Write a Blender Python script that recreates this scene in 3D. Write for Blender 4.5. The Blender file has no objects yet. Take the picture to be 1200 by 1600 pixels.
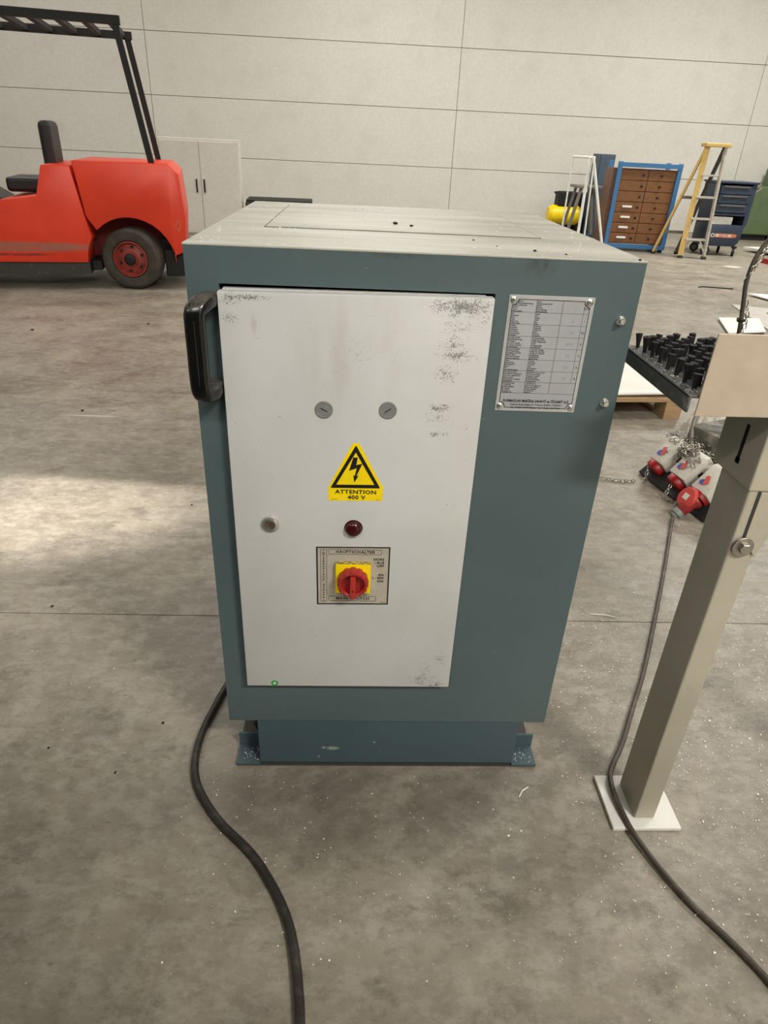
import bpy, bmesh, math, random
from mathutils import Vector, Matrix, Euler
random.seed(7)
PI = math.pi
SC = bpy.context.scene
COL = SC.collection

# ------------------------------------------------------------------ camera
cam_d = bpy.data.cameras.new('camera'); cam = bpy.data.objects.new('camera', cam_d); COL.objects.link(cam)
cam_d.sensor_fit = 'HORIZONTAL'; cam_d.sensor_width = 36.0; cam_d.lens = 1030.6/1200*36.0
cam_d.clip_start = 0.02; cam_d.clip_end = 100
yaw, pitch, roll = 0.0544394, 0.5096053, 0.0490455
cy, sy, cp, sp, cr, sr = math.cos(yaw), math.sin(yaw), math.cos(pitch), math.sin(pitch), math.cos(roll), math.sin(roll)
fw = Vector((sy*cp, cy*cp, -sp)); r0 = Vector((cy, -sy, 0)); u0 = r0.cross(fw)
rt = r0*cr + u0*sr; up = u0*cr - r0*sr
m = Matrix((rt, up, -fw)).transposed().to_4x4(); m.translation = Vector((0.2672, -1.0796, 1.3034))
cam.matrix_world = m
SC.camera = cam

# ------------------------------------------------------------------ world, exposure
w = bpy.data.worlds.new('world'); SC.world = w; w.use_nodes = True
w.node_tree.nodes['Background'].inputs[0].default_value = (1.0, 0.97, 0.93, 1)
w.node_tree.nodes['Background'].inputs[1].default_value = 0.07
SC.view_settings.view_transform = 'Standard'; SC.view_settings.look = 'None'
SC.view_settings.gamma = 1.0; SC.view_settings.use_curve_mapping = False
SC.view_settings.exposure = 0.0
try:
    SC.cycles.max_bounces = 6; SC.cycles.diffuse_bounces = 3
except Exception: pass

def area_light(name, loc, sx, sy_, power, col=(1, .972, .925), target=None):
    l = bpy.data.lights.new(name, 'AREA'); l.shape = 'RECTANGLE'; l.size = sx; l.size_y = sy_
    l.energy = power; l.color = col
    o = bpy.data.objects.new(name, l); COL.objects.link(o); o.location = loc
    if target is not None:
        o.rotation_euler = (Vector(target) - Vector(loc)).to_track_quat('-Z', 'Y').to_euler()
    return o
# hall lamps: rows of linear high-bay fittings (the fittings themselves are built further down)
LAMPS = [(-4.5, -4.2, 45), (-0.6, -4.2, 140), (3.0, -3.7, 330), (-5.5, 3.2, 60), (-0.6, 5.6, 90), (5.0, 2.6, 160),
         (-5.5, 9.2, 90), (0.6, 9.6, 150), (6.6, 8.4, 370)]
for i, (x, y, p) in enumerate(LAMPS):
    area_light('hall_lamp_light', (x, y, 5.12), 2.4 if x != 3.0 else 1.3, .45, p)

# added lamp, unseen low on the left, made up for the bright floor patch; its flap (built with the lamp) cuts the beam along a straight line
WLP = Vector((-1.55, .45, 1.35))
_s = bpy.data.lights.new('added_patch_spot', 'SPOT'); _s.energy = 300; _s.color = (1, .95, .90); _s.spot_size = math.radians(40); _s.spot_blend = 1.0; _s.shadow_soft_size = .006
_o = bpy.data.objects.new('added_patch_spot', _s); COL.objects.link(_o); _o.location = WLP
_o.rotation_euler = (Vector((-.78, 1.36, 0))-WLP).to_track_quat('-Z', 'Y').to_euler()

# ------------------------------------------------------------------ material helpers
def L(c):
    return tuple(((v/255)/12.92 if v/255 <= .04045 else ((v/255+.055)/1.055)**2.4) for v in c) + (1,)
class N:
    def __init__(s, name):
        s.m = bpy.data.materials.new(name); s.m.use_nodes = True; s.t = s.m.node_tree
        s.b = s.t.nodes['Principled BSDF']; s.co = None
    def n(s, typ, **k):
        o = s.t.nodes.new(typ)
        for a, v in k.items(): setattr(o, a, v)
        return o
    def l(s, a, b): s.t.links.new(a, b)
    def coord(s):
        if not s.co: s.co = s.n('ShaderNodeTexCoord').outputs['Object']
        return s.co
    def noise(s, scale, detail=4, rough=.55, stretch=None, w=None):
        v = s.coord()
        if stretch:
            mp = s.n('ShaderNodeMapping'); mp.inputs['Scale'].default_value = stretch
            s.l(v, mp.inputs['Vector']); v = mp.outputs[0]
        o = s.n('ShaderNodeTexNoise'); o.inputs['Scale'].default_value = scale
        o.inputs['Detail'].default_value = detail; o.inputs['Roughness'].default_value = rough
        s.l(v, o.inputs['Vector']); return o.outputs['Fac']
    def ramp(s, f, a, b, lo=0., hi=1.):
        o = s.n('ShaderNodeMapRange'); o.inputs[1].default_value = a; o.inputs[2].default_value = b
        o.inputs[3].default_value = lo; o.inputs[4].default_value = hi; s.l(f, o.inputs[0]); return o.outputs[0]
    def math(s, op, a, b):
        o = s.n('ShaderNodeMath', operation=op)
        for i, v in enumerate((a, b)):
            if isinstance(v, (int, float)): o.inputs[i].default_value = v
            else: s.l(v, o.inputs[i])
        return o.outputs[0]
    def mix(s, f, a, b):
        o = s.n('ShaderNodeMix', data_type='RGBA')
        for i, v in ((0, f), (6, a), (7, b)):
            if isinstance(v, (int, float, tuple)): o.inputs[i].default_value = v
            else: s.l(v, o.inputs[i])
        return o.outputs[2]
    def blob(s, c, h, soft=.5):
        a = s.n('ShaderNodeVectorMath', operation='SUBTRACT'); s.l(s.coord(), a.inputs[0]); a.inputs[1].default_value = c
        b = s.n('ShaderNodeVectorMath', operation='MULTIPLY'); s.l(a.outputs[0], b.inputs[0])
        b.inputs[1].default_value = tuple(0 if x is None else 1/x for x in h)
        d = s.n('ShaderNodeVectorMath', operation='LENGTH'); s.l(b.outputs[0], d.inputs[0])
        return s.ramp(d.outputs['Value'], 1, soft)
    def bump(s, f, st=.3, dist=.002):
        o = s.n('ShaderNodeBump'); o.inputs['Strength'].default_value = st; o.inputs['Distance'].default_value = dist
        s.l(f, o.inputs['Height']); s.l(o.outputs[0], s.b.inputs['Normal'])
    def out(s, col, rough=.5, metal=0.):
        if isinstance(col, tuple): s.b.inputs['Base Color'].default_value = col
        else: s.l(col, s.b.inputs['Base Color'])
        if isinstance(rough, (int, float)): s.b.inputs['Roughness'].default_value = rough
        else: s.l(rough, s.b.inputs['Roughness'])
        s.b.inputs['Metallic'].default_value = metal
        return s.m
def plain(name, c, rough=.5, metal=0., var=.12, scale=18, bump=0):
    k = N(name); f = k.noise(scale, 5)
    a = L(c); lo = tuple(v*(1-var) for v in a[:3])+(1,); hi = tuple(min(1, v*(1+var)) for v in a[:3])+(1,)
    k.out(k.mix(k.ramp(f, .3, .7), lo, hi), rough, metal)
    if bump: k.bump(k.noise(scale*4, 4), bump)
    return k.m
def worn(name, c, c2, lo=.55, hi=.7, rough=.5, metal=0., scale=9, stretch=None, scale2=30):
    k = N(name); f = k.ramp(k.noise(scale, 8, .65, stretch), lo, hi)
    base = k.mix(k.ramp(k.noise(scale2, 4), .3, .7), tuple(v*.9 for v in L(c)[:3])+(1,), L(c))
    k.out(k.mix(f, base, L(c2)), rough, metal); return k.m

# concrete floor
k = N('concrete')
big = k.ramp(k.noise(.55, 5, .6), .35, .65)
mid = k.ramp(k.noise(3.2, 9, .68), .36, .66)
st = k.ramp(k.noise(2.3, 10, .74, (1, 1.6, 1)), .50, .60)
st2 = k.ramp(k.noise(6.5, 9, .74, (1.0, 1.7, 1)), .54, .62)
fine = k.ramp(k.noise(60, 6, .7), .3, .7)
c = k.mix(big, L((112, 104, 91)), L((136, 128, 113)))
c = k.mix(k.math('MULTIPLY', mid, .7), c, L((172, 164, 147)))
c = k.mix(k.math('MULTIPLY', st, .6), c, L((112, 105, 95)))
c = k.mix(k.math('MULTIPLY', st2, .5), c, L((94, 88, 79)))
c = k.mix(k.math('MULTIPLY', k.ramp(k.noise(15, 9, .75, (1, 1.5, 1)), .47, .58), .34), c, L((182, 176, 162)))
c = k.mix(k.math('MULTIPLY', k.ramp(k.noise(27, 8, .75, (1, 1.5, 1)), .52, .62), .34), c, L((98, 91, 80)))
c = k.mix(k.math('MULTIPLY', fine, .16), c, L((118, 108, 94)))
crk = k.noise(38, 3, .6, (.35, 1, 1)); c = k.mix(k.math('MULTIPLY', k.ramp(crk, .70, .74), .6), c, L((70, 64, 56)))
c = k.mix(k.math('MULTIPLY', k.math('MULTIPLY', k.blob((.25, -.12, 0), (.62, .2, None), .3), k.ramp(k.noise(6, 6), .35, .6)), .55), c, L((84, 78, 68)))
c = k.mix(k.math('MULTIPLY', k.blob((-1.09, 2.205, 0), (.16, .009, None), .5), .7), c, L((205, 200, 188)))
c = k.mix(k.math('MULTIPLY', k.blob((5.5, 8.5, 0), (.16, .10, None), .5), .8), c, L((225, 220, 205)))
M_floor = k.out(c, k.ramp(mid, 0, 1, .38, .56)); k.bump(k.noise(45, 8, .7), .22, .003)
M_joint = plain('joint_filler', (72, 66, 58), .9)

# cabinet door, light grey paint with smudges
k = N('door_grey_paint')
c = k.mix(k.ramp(k.noise(3.5, 5), .35, .65), L((192, 191, 187)), L((203, 202, 199)))
sp1 = k.ramp(k.noise(330, 3, .7, (1, 1, 1.3)), .47, .54)
sp0 = k.ramp(k.noise(90, 5, .7, (1, 1, 1.5)), .40, .56)
spk = k.math('MULTIPLY', sp1, sp0)
tot = None
for (cx, cz, hx, hz, a) in [(.432, 1.083, .052, .014, 1.2), (.472, 1.075, .014, .03, .5), (.425, 1.052, .035, .012, .55), (.425, 1.022, .026, .03, .6),
                            (.432, 1.006, .032, .010, .95), (.416, .975, .022, .018, .75), (.412, .915, .02, .008, 1.1), (.41, .90, .03, .02, .45),
                            (.409, .868, .02, .006, .9), (.07, 1.083, .018, .01, 1.), (.07, 1.055, .014, .008, .8), (.27, 1.0, .045, .04, .28),
                            (.43, .30, .03, .02, .8), (.43, .33, .012, .03, .5), (.455, .285, .02, .01, .9), (.10, 1.086, .03, .004, 1.2), (.46, .36, .02, .02, .5)]:
    q = k.math('MULTIPLY', k.blob((cx, 0, cz), (hx*1.5, None, hz*1.5), .0), a*1.25)
    tot = q if tot is None else k.math('MAXIMUM', tot, q)
nn = k.math('ADD', k.math('MULTIPLY', k.noise(480, 2, .6, (1, 1, 1.3)), .6), k.math('MULTIPLY', k.noise(80, 6, .7, (1, 1, 1.6)), .4))
mk = k.ramp(k.math('ADD', nn, k.math('MULTIPLY', tot, .13)), .60, .66)
c = k.mix(k.math('MULTIPLY', mk, k.ramp(tot, 0, .5, .0, .72)), c, L((58, 56, 50)))
grime = k.math('MULTIPLY', k.blob((.26, 0, 1.0), (.12, None, .14), .0), k.ramp(k.noise(24, 6, .6, (1, 1, .25)), .45, .65))
c = k.mix(k.math('MULTIPLY', grime, .30), c, L((150, 146, 128)))
c = k.mix(k.math('MULTIPLY', k.blob((.105, 0, 1.045), (.006, None, .02), .2), .3), c, L((150, 120, 125)))
c = k.mix(k.math('MULTIPLY', k.ramp(k.noise(160, 2, .5), .74, .77), .5), c, L((110, 106, 98)))
M_door = k.out(c, .42); k.bump(k.noise(380, 2), .05, .001)

# teal cabinet paint
def teal(name, c1, c2):
    k = N(name)
    c = k.mix(k.ramp(k.noise(2.5, 5), .35, .65), L(c1), L(c2))
    c = k.mix(k.math('MULTIPLY', k.ramp(k.noise(14, 7, .7, (.5, 1, 1)), .58, .72), .25), c, L((70, 76, 74)))
    c = k.mix(k.math('MULTIPLY', k.math('MULTIPLY', k.blob((.55, 0, 1.147), (.035, None, .02), .2), k.ramp(k.noise(60, 5), .4, .6)), .75), c, L((52, 52, 46)))
    c = k.mix(k.math('MULTIPLY', k.math('MULTIPLY', k.blob((.32, 0, 1.152), (.08, None, .008), .2), k.ramp(k.noise(60, 5), .4, .6)), .5), c, L((60, 58, 50)))
    for cx, cz, hx, hz in ((.232, .058, .019, .007), (.212, .060, .006, .004), (.330, .079, .0035, .0035), (.20, .030, .004, .003), (.345, .048, .003, .002)):
        c = k.mix(k.math('MULTIPLY', k.blob((cx, 0, cz), (hx, None, hz), .5), k.ramp(k.noise(120, 3), .35, .45)), c, L((150, 156, 146)))
    c = k.mix(k.ramp(k.noise(70, 2, .5), .775, .79), c, L((150, 152, 142)))
    m_ = k.out(c, .46); k.bump(k.noise(300, 3), .06, .001); return m_
M_teal = teal('teal_paint', (75, 90, 92), (82, 97, 98))
M_plinth = teal('plinth_blue_grey_paint', (64, 82, 88), (70, 88, 94))
k = N('dusty_sheet_top')
c = k.mix(k.ramp(k.noise(6, 7, .6, (.4, 2.5, 1)), .35, .65), L((160, 158, 148)), L((196, 193, 181)))
c = k.mix(k.math('MULTIPLY', k.ramp(k.noise(5, 8, .7, (.35, 3, 1)), .55, .68), .55), c, L((134, 137, 131)))
c = k.mix(k.ramp(k.noise(120, 3, .6), .70, .73), c, L((96, 92, 82)))
M_top = k.out(c, .38); k.bump(k.noise(200, 5), .25, .001)
M_dark = plain('dark_interior', (12, 13, 13), .9)
M_bblack = plain('glossy_black_plastic', (16, 15, 14), .16, var=.3)
k = N('dusty_black_plastic'); g = k.n('ShaderNodeNewGeometry'); sx_ = k.n('ShaderNodeSeparateXYZ'); k.l(g.outputs['Normal'], sx_.inputs[0])
dm = k.math('MULTIPLY', k.ramp(sx_.outputs['Z'], .35, .85), k.ramp(k.noise(150, 5, .7), .25, .7))
M_handle = k.out(k.mix(k.math('MULTIPLY', dm, .75), L((15, 14, 12)), L((112, 108, 100))), k.ramp(dm, 0, 1, .14, .7))
M_chrome = plain('chrome', (214, 212, 206), .2, .85, .03)
M_steel = plain('zinc_steel', (165, 160, 150), .38, .9, .1, 60)
M_keyhole = plain('dull_brass_core', (105, 92, 76), .45, .6, .2, 90)
M_cap = plain('grey_plastic_plug', (124, 125, 122), .5, 0, .12, 120)
M_red_lens = plain('dark_red_lens', (58, 6, 12), .18, 0, .15)
M_switch_red = worn('switch_red_plastic', (160, 38, 36), (120, 84, 66), .56, .78, .38, 0, 120)
M_switch_red2 = plain('switch_red_bright', (176, 50, 44), .4)
M_yellow = worn('yellow_print', (255, 222, 8), (246, 208, 24), .5, .8, .4, 0, 60)
M_yellow_rim = worn('dirty_yellow_edge', (206, 184, 70), (110, 100, 66), .42, .55, .6, 0, 160)
M_black = plain('black_print', (18, 17, 16), .5)
M_dkgrey_print = plain('dark_grey_print', (54, 54, 54), .5)
M_faint = plain('faint_engraving', (148, 148, 144), .5)
M_label_beige = worn('aluminium_label', (188, 180, 164), (172, 160, 140), .5, .75, .4, .1, 50)
k = N('nameplate_aluminium')
M_nameplate = k.out(k.mix(k.ramp(k.noise(7, 4), .35, .7), L((168, 169, 171)), L((182, 183, 184))), .42, .25)
M_nplite = plain('nameplate_border', (188, 188, 186), .35, .35)
M_green = plain('green_sticker', (26, 150, 50), .45)
M_white = plain('white_print', (235, 236, 230), .5)
M_rub = plain('black_rubber', (32, 30, 28), .75, bump=.3)
M_cable = worn('black_cable', (38, 35, 32), (84, 76, 66), .5, .75, .55, 0, 25)
M_cableg = worn('grey_brown_cable', (74, 66, 58), (112, 102, 90), .5, .75, .5, 0, 25)
k = N('galvanised_leg'); c = k.mix(k.ramp(k.noise(4, 6, .6), .35, .65), L((176, 169, 152)), L((190, 182, 164)))
c = k.mix(k.math('MULTIPLY', k.ramp(k.noise(16, 8, .7), .56, .72), .25), c, L((120, 114, 102)))
M_galv = k.out(c, .48, .25)
M_plate = worn('beige_steel_plate', (196, 180, 158), (178, 164, 142), .5, .8, .5, .15, 7)
M_tray = worn('dark_steel_tray', (82, 83, 80), (150, 146, 138), .56, .72, .5, .1, 40)
M_brush = plain('black_bristle', (14, 14, 15), .6, 0, .3, 200, .6)
M_flake = plain('aluminium_swarf', (240, 238, 230), .35, .0, .05)
M_red = None
k = N('forklift_red')
c = k.mix(k.ramp(k.noise(2.2, 5), .35, .65), L((222, 56, 28)), L((236, 66, 36)))
c = k.mix(k.math('MULTIPLY', k.math('MULTIPLY', k.blob((-.9, 0, .365), (.75, None, .05), .6), k.ramp(k.noise(6, 7, .6, (.5, 1, 2)), .25, .5)), .8), c, L((150, 112, 96)))
c = k.mix(k.math('MULTIPLY', k.math('MULTIPLY', k.blob((-.98, 0, .30), (.42, None, .014), .5), k.ramp(k.noise(9, 7, .7, (.6, 1, 3)), .4, .5)), .8), c, L((72, 52, 48)))
c = k.mix(k.math('MULTIPLY', k.ramp(k.noise(12, 8, .7, (.6, 1, 2)), .64, .72), .5), c, L((150, 42, 26)))
M_red = k.out(c, .36)
M_red2 = plain('forklift_red_inner', (120, 24, 18), .6)
M_rim = worn('wheel_rim_red', (158, 64, 56), (92, 56, 46), .5, .7, .5, 0, 12)
M_tyre = worn('dusty_tyre', (60, 56, 48), (82, 76, 64), .4, .7, .85, 0, 8)
M_chassis = worn('chassis_grey', (64, 62, 58), (110, 104, 92), .6, .75, .6, 0, 10)
M_blackpart = plain('black_underbody', (22, 20, 19), .7)
M_wallw = worn('white_wall_panel', (222, 219, 210), (206, 202, 192), .5, .8, .55, 0, 2)
M_ceil = plain('ceiling_white', (205, 202, 194), .8)
def wood(name, a, b):
    k = N(name); f = k.noise(9, 6, .6, (1, 1, 9)); c = k.mix(k.ramp(f, .35, .65), L(a), L(b)); return k.out(c, .5)
M_wood = wood('brown_drawer_wood', (112, 72, 40), (134, 90, 52))
M_wood2 = wood('brown_carcass_wood', (92, 60, 42), (112, 74, 52))
M_pine = wood('pallet_pine', (166, 136, 102), (188, 158, 122))
M_bluef = worn('blue_steel_frame', (62, 118, 168), (70, 90, 110), .6, .75, .45, 0, 20)
M_ladder = worn('ladder_yellow_glassfibre', (216, 184, 112), (196, 162, 100), .5, .75, .5, 0, 20)
M_ladw = worn('ladder_aluminium', (205, 200, 186), (160, 152, 138), .5, .75, .4, .3, 20)
M_navy = worn('trolley_blue_grey', (52, 64, 82), (66, 78, 94), .5, .75, .42, 0, 6)
M_sheet = plain('white_sheet', (228, 226, 218), .5, 0, .06, 2.5)
M_greyboard = plain('grey_board', (184, 178, 170), .6)
M_greenm = worn('green_machine_paint', (92, 112, 78), (72, 88, 64), .5, .75, .5, 0, 4)
M_orange = plain('orange_sticker', (206, 122, 82), .5)
M_cee_red = plain('socket_cap_red', (146, 26, 28), .35, 0, .15, 60)
M_cee_body = worn('white_socket_plastic', (214, 208, 196), (150, 142, 128), .56, .72, .45, 0, 22)
M_blue = plain('blue_print', (44, 62, 150), .5)
M_redprint = plain('red_print', (190, 58, 50), .5)
M_glassy = plain('grey_gland', (120, 128, 120), .5)
M_bluegrey = plain('blue_grey_steel', (70, 84, 98), .5)
M_grey = plain('grey_steel', (128, 126, 116), .5, .3)
M_emit = bpy.data.materials.new('lamp_diffuser'); M_emit.use_nodes = True
_b = M_emit.node_tree.nodes['Principled BSDF']; _b.inputs['Emission Color'].default_value = (1, .95, .86, 1); _b.inputs['Emission Strength'].default_value = 9
_b.inputs['Base Color'].default_value = (.8, .8, .8, 1)
M_fabric = plain('seat_black_vinyl', (26, 26, 28), .5)
M_cloth = plain('dirty_white_film', (190, 184, 170), .6, 0, .2, 14)

# ------------------------------------------------------------------ geometry helpers
def nb(): return bmesh.new()
def box(bm, x0, x1, y0, y1, z0, z1, bev=0, seg=2):
    t = bmesh.new(); bmesh.ops.create_cube(t, size=1)
    bmesh.ops.scale(t, vec=(x1-x0, y1-y0, z1-z0), verts=t.verts)
    bmesh.ops.translate(t, vec=((x0+x1)/2, (y0+y1)/2, (z0+z1)/2), verts=t.verts)
    if bev: bmesh.ops.bevel(t, geom=t.edges[:], offset=bev, segments=seg, affect='EDGES', profile=.5)
    add(bm, t); return bm
def add(bm, t, mat=None):
    if mat is not None: bmesh.ops.transform(t, matrix=mat, verts=t.verts)
    me = bpy.data.meshes.new('tmp'); t.to_mesh(me); t.free(); bm.from_mesh(me); bpy.data.meshes.remove(me)
def lathe(bm, prof, n=32, mat=None, cap=True):
    """profile [(radius, z)] turned about local z"""
    t = bmesh.new(); rings = []
    for (rr, z) in prof:
        if rr < 1e-6: rings.append([t.verts.new((0, 0, z))])
        else: rings.append([t.verts.new((rr*math.cos(2*PI*i/n), rr*math.sin(2*PI*i/n), z)) for i in range(n)])
    for a, b in zip(rings, rings[1:]):
        for i in range(n):
            j = (i+1) % n
            if len(a) == 1 and len(b) == 1: continue
            if len(a) == 1: t.faces.new((a[0], b[j], b[i]))
            elif len(b) == 1: t.faces.new((a[i], a[j], b[0]))
            else: t.faces.new((a[i], a[j], b[j], b[i]))
    if cap:
        if len(rings[0]) > 1: t.faces.new(rings[0])
        if len(rings[-1]) > 1: t.faces.new(rings[-1])
    bmesh.ops.recalc_face_normals(t, faces=t.faces)
    add(bm, t, mat); return bm
FRONT = Matrix.Rotation(PI/2, 4, 'X')       # local z -> world -y
def disc_front(x, y, z): return Matrix.Translation((x, y, z)) @ FRONT
def tube(bm, pts, rad, n=10, closed=False):
    pts = [Vector(p) for p in pts]; t = bmesh.new(); rings = []
    L_ = len(pts); prev = None
    rads = rad if isinstance(rad, (list, tuple)) else [rad]*L_
    for i, p in enumerate(pts):
        if closed: d = pts[(i+1) % L_] - pts[i-1]
        else: d = pts[min(i+1, L_-1)] - pts[max(i-1, 0)]
        d.normalize()
        if prev is None:
            a = Vector((0, 0, 1)) if abs(d.z) < .9 else Vector((1, 0, 0)); u = d.cross(a).normalized()
        else: u = (prev - d*prev.dot(d)).normalized()
        prev = u; v = d.cross(u)
        rings.append([t.verts.new(p + rads[i]*(u*math.cos(2*PI*k/n) + v*math.sin(2*PI*k/n))) for k in range(n)])
    prs = list(zip(rings, rings[1:])) + ([(rings[-1], rings[0])] if closed else [])
    for a, b in prs:
        for k in range(n): t.faces.new((a[k], a[(k+1) % n], b[(k+1) % n], b[k]))
    if not closed: t.faces.new(rings[0]); t.faces.new(rings[-1])
    bmesh.ops.recalc_face_normals(t, faces=t.faces); add(bm, t); return bm
def smooth_path(pts, n=6):
    P = [Vector(p) for p in pts]; out = []
    for i in range(len(P)-1):
        a, b, c, d = P[max(i-1, 0)], P[i], P[i+1], P[min(i+2, len(P)-1)]
        for k_ in range(n):
            t = k_/n
            out.append(.5*((2*b) + (c-a)*t + (2*a-5*b+4*c-d)*t*t + (3*b-a-3*c+d)*t**3))
    out.append(P[-1]); return out
def prism(bm, poly, y0, y1, bev=0, mat=None):
    """polygon in xz extruded along y"""
    t = bmesh.new()
    a = [t.verts.new((x, y0, z)) for x, z in poly]; b = [t.verts.new((x, y1, z)) for x, z in poly]
    t.faces.new(a); t.faces.new(b[::-1]); n = len(poly)
    for i in range(n): t.faces.new((a[i], b[i], b[(i+1) % n], a[(i+1) % n]))
    bmesh.ops.recalc_face_normals(t, faces=t.faces)
    if bev: bmesh.ops.bevel(t, geom=[e for e in t.edges], offset=bev, segments=2, affect='EDGES', profile=.5)
    add(bm, t, mat); return bm
def bar(bm, p, q, wx, wy):
    """square section bar from p to q"""
    p, q = Vector(p), Vector(q); d = q-p; Lh = d.length
    t = bmesh.new(); bmesh.ops.create_cube(t, size=1); bmesh.ops.scale(t, vec=(wx, wy, Lh), verts=t.verts)
    mt = Matrix.Translation((p+q)/2) @ d.to_track_quat('Z', 'Y').to_matrix().to_4x4()
    add(bm, t, mt); return bm
def frame(bm, x0, x1, z0, z1, w_, y0, y1, r=0):
    """flat rectangular outline in xz; r = rounded corner"""
    def loop(x0, x1, z0, z1, r):
        if r <= 0: return [(x0, z0), (x1, z0), (x1, z1), (x0, z1)]
        o = []
        for cx, cz, a0 in ((x0+r, z0+r, PI), (x1-r, z0+r, 1.5*PI), (x1-r, z1-r, 0), (x0+r, z1-r, .5*PI)):
            for i in range(5): a = a0 + i*PI/8; o.append((cx+r*math.cos(a), cz+r*math.sin(a)))
        return o
    A = loop(x0, x1, z0, z1, r); B = loop(x0+w_, x1-w_, z0+w_, z1-w_, max(r-w_, 1e-5) if r > 0 else 0)
    t = bmesh.new(); n = len(A)
    va = [t.verts.new((x, y0, z)) for x, z in A]; vb = [t.verts.new((x, y0, z)) for x, z in B]
    va2 = [t.verts.new((x, y1, z)) for x, z in A]; vb2 = [t.verts.new((x, y1, z)) for x, z in B]
    for i in range(n):
        j = (i+1) % n
        t.faces.new((va[i], va[j], vb[j], vb[i])); t.faces.new((va2[i], vb2[i], vb2[j], va2[j]))
        t.faces.new((va[i], va2[i], va2[j], va[j])); t.faces.new((vb[i], vb[j], vb2[j], vb2[i]))
    bmesh.ops.recalc_face_normals(t, faces=t.faces); add(bm, t); return bm
def text(bm, s, x, z, size, y, align='CENTER', bold=0., sx=1., rot=0., spacing=1., thick=.0002, line=1.0, mat=None):
    cu = bpy.data.curves.new('t', 'FONT'); cu.body = s; cu.size = size; cu.align_x = align; cu.align_y = 'CENTER'
    cu.offset = bold*size; cu.resolution_u = 2; cu.extrude = thick/2; cu.space_character = spacing; cu.space_line = line
    o = bpy.data.objects.new('t', cu); COL.objects.link(o)
    dg = bpy.context.evaluated_depsgraph_get(); me = bpy.data.meshes.new_from_object(o.evaluated_get(dg))
    t = bmesh.new(); t.from_mesh(me); bpy.data.meshes.remove(me); bpy.data.objects.remove(o); bpy.data.curves.remove(cu)
    mt = mat or (Matrix.Translation((x, y, z)) @ Matrix.Rotation(PI/2, 4, 'X') @ Matrix.Rotation(rot, 4, 'Z') @ Matrix.Diagonal((sx, 1, 1, 1)))
    add(bm, t, mt); return bm
SPLIT = {'steer_linkage', 'underbody', 'hanger', 'lamp_tube', 'guard_rail', 'mast_crosspiece', 'frame_rail', 'side_panel', 'cross_beam', 'side_slot', 'front_fender', 'bolt_end'}
def islands(bm):
    left_ = set(bm.verts); out = []
    while left_:
        st_ = [left_.pop()]; isl = set(st_)
        while st_:
            v = st_.pop()
            for e in v.link_edges:
                w_ = e.other_vert(v)
                if w_ in left_: left_.discard(w_); isl.add(w_); st_.append(w_)
        out.append(isl)
    return out
def obj(name, bm, mat, parent=None, smooth=False, label=None, kind=None):
    if name in SPLIT and kind is None:
        isl = islands(bm)
        if len(isl) > 1:
            isl.sort(key=lambda q: min((round(v.co.x, 3), round(v.co.y, 3), round(v.co.z, 3)) for v in q)); last = None
            for q in isl:
                t = bmesh.new(); mp = {v: t.verts.new(v.co) for v in bm.verts if v in q}
                for f in bm.faces:
                    if f.verts[0] in q: t.faces.new([mp[v] for v in f.verts])
                last = obj1(name, t, mat, parent, smooth, label, kind)
            bm.free(); return last
    return obj1(name, bm, mat, parent, smooth, label, kind)
def obj1(name, bm, mat, parent=None, smooth=False, label=None, kind=None):
    me = bpy.data.meshes.new(name); bm.to_mesh(me); bm.free()
    me.materials.append(mat)
    if smooth:
        me.polygons.foreach_set('use_smooth', [True]*len(me.polygons))
        try: me.set_sharp_from_angle(angle=math.radians(smooth if smooth is not True else 40))
        except Exception: pass
    o = bpy.data.objects.new(name, me); COL.objects.link(o)
    if parent: o.parent = parent
    if label: o['label'] = label
    if kind: o['kind'] = kind
    return o
def thing(name, label, cat, loc=(0, 0, 0), rotz=0, group=None):
    o = bpy.data.objects.new(name, None); COL.objects.link(o); o.empty_display_size = .05
    o.location = loc; o.rotation_euler = (0, 0, rotz); o['label'] = label; o['category'] = cat
    if group: o['group'] = group
    return o
def tag(o, label, cat, group=None, kind=None):
    if label: o['label'] = label
    if cat: o['category'] = cat
    if group: o['group'] = group
    if kind: o['kind'] = kind
    return o
def struct(name, bm, mat, parent=None):
    o = obj(name, bm, mat, parent)
    if not parent: o['kind'] = 'structure'
    return o

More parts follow.
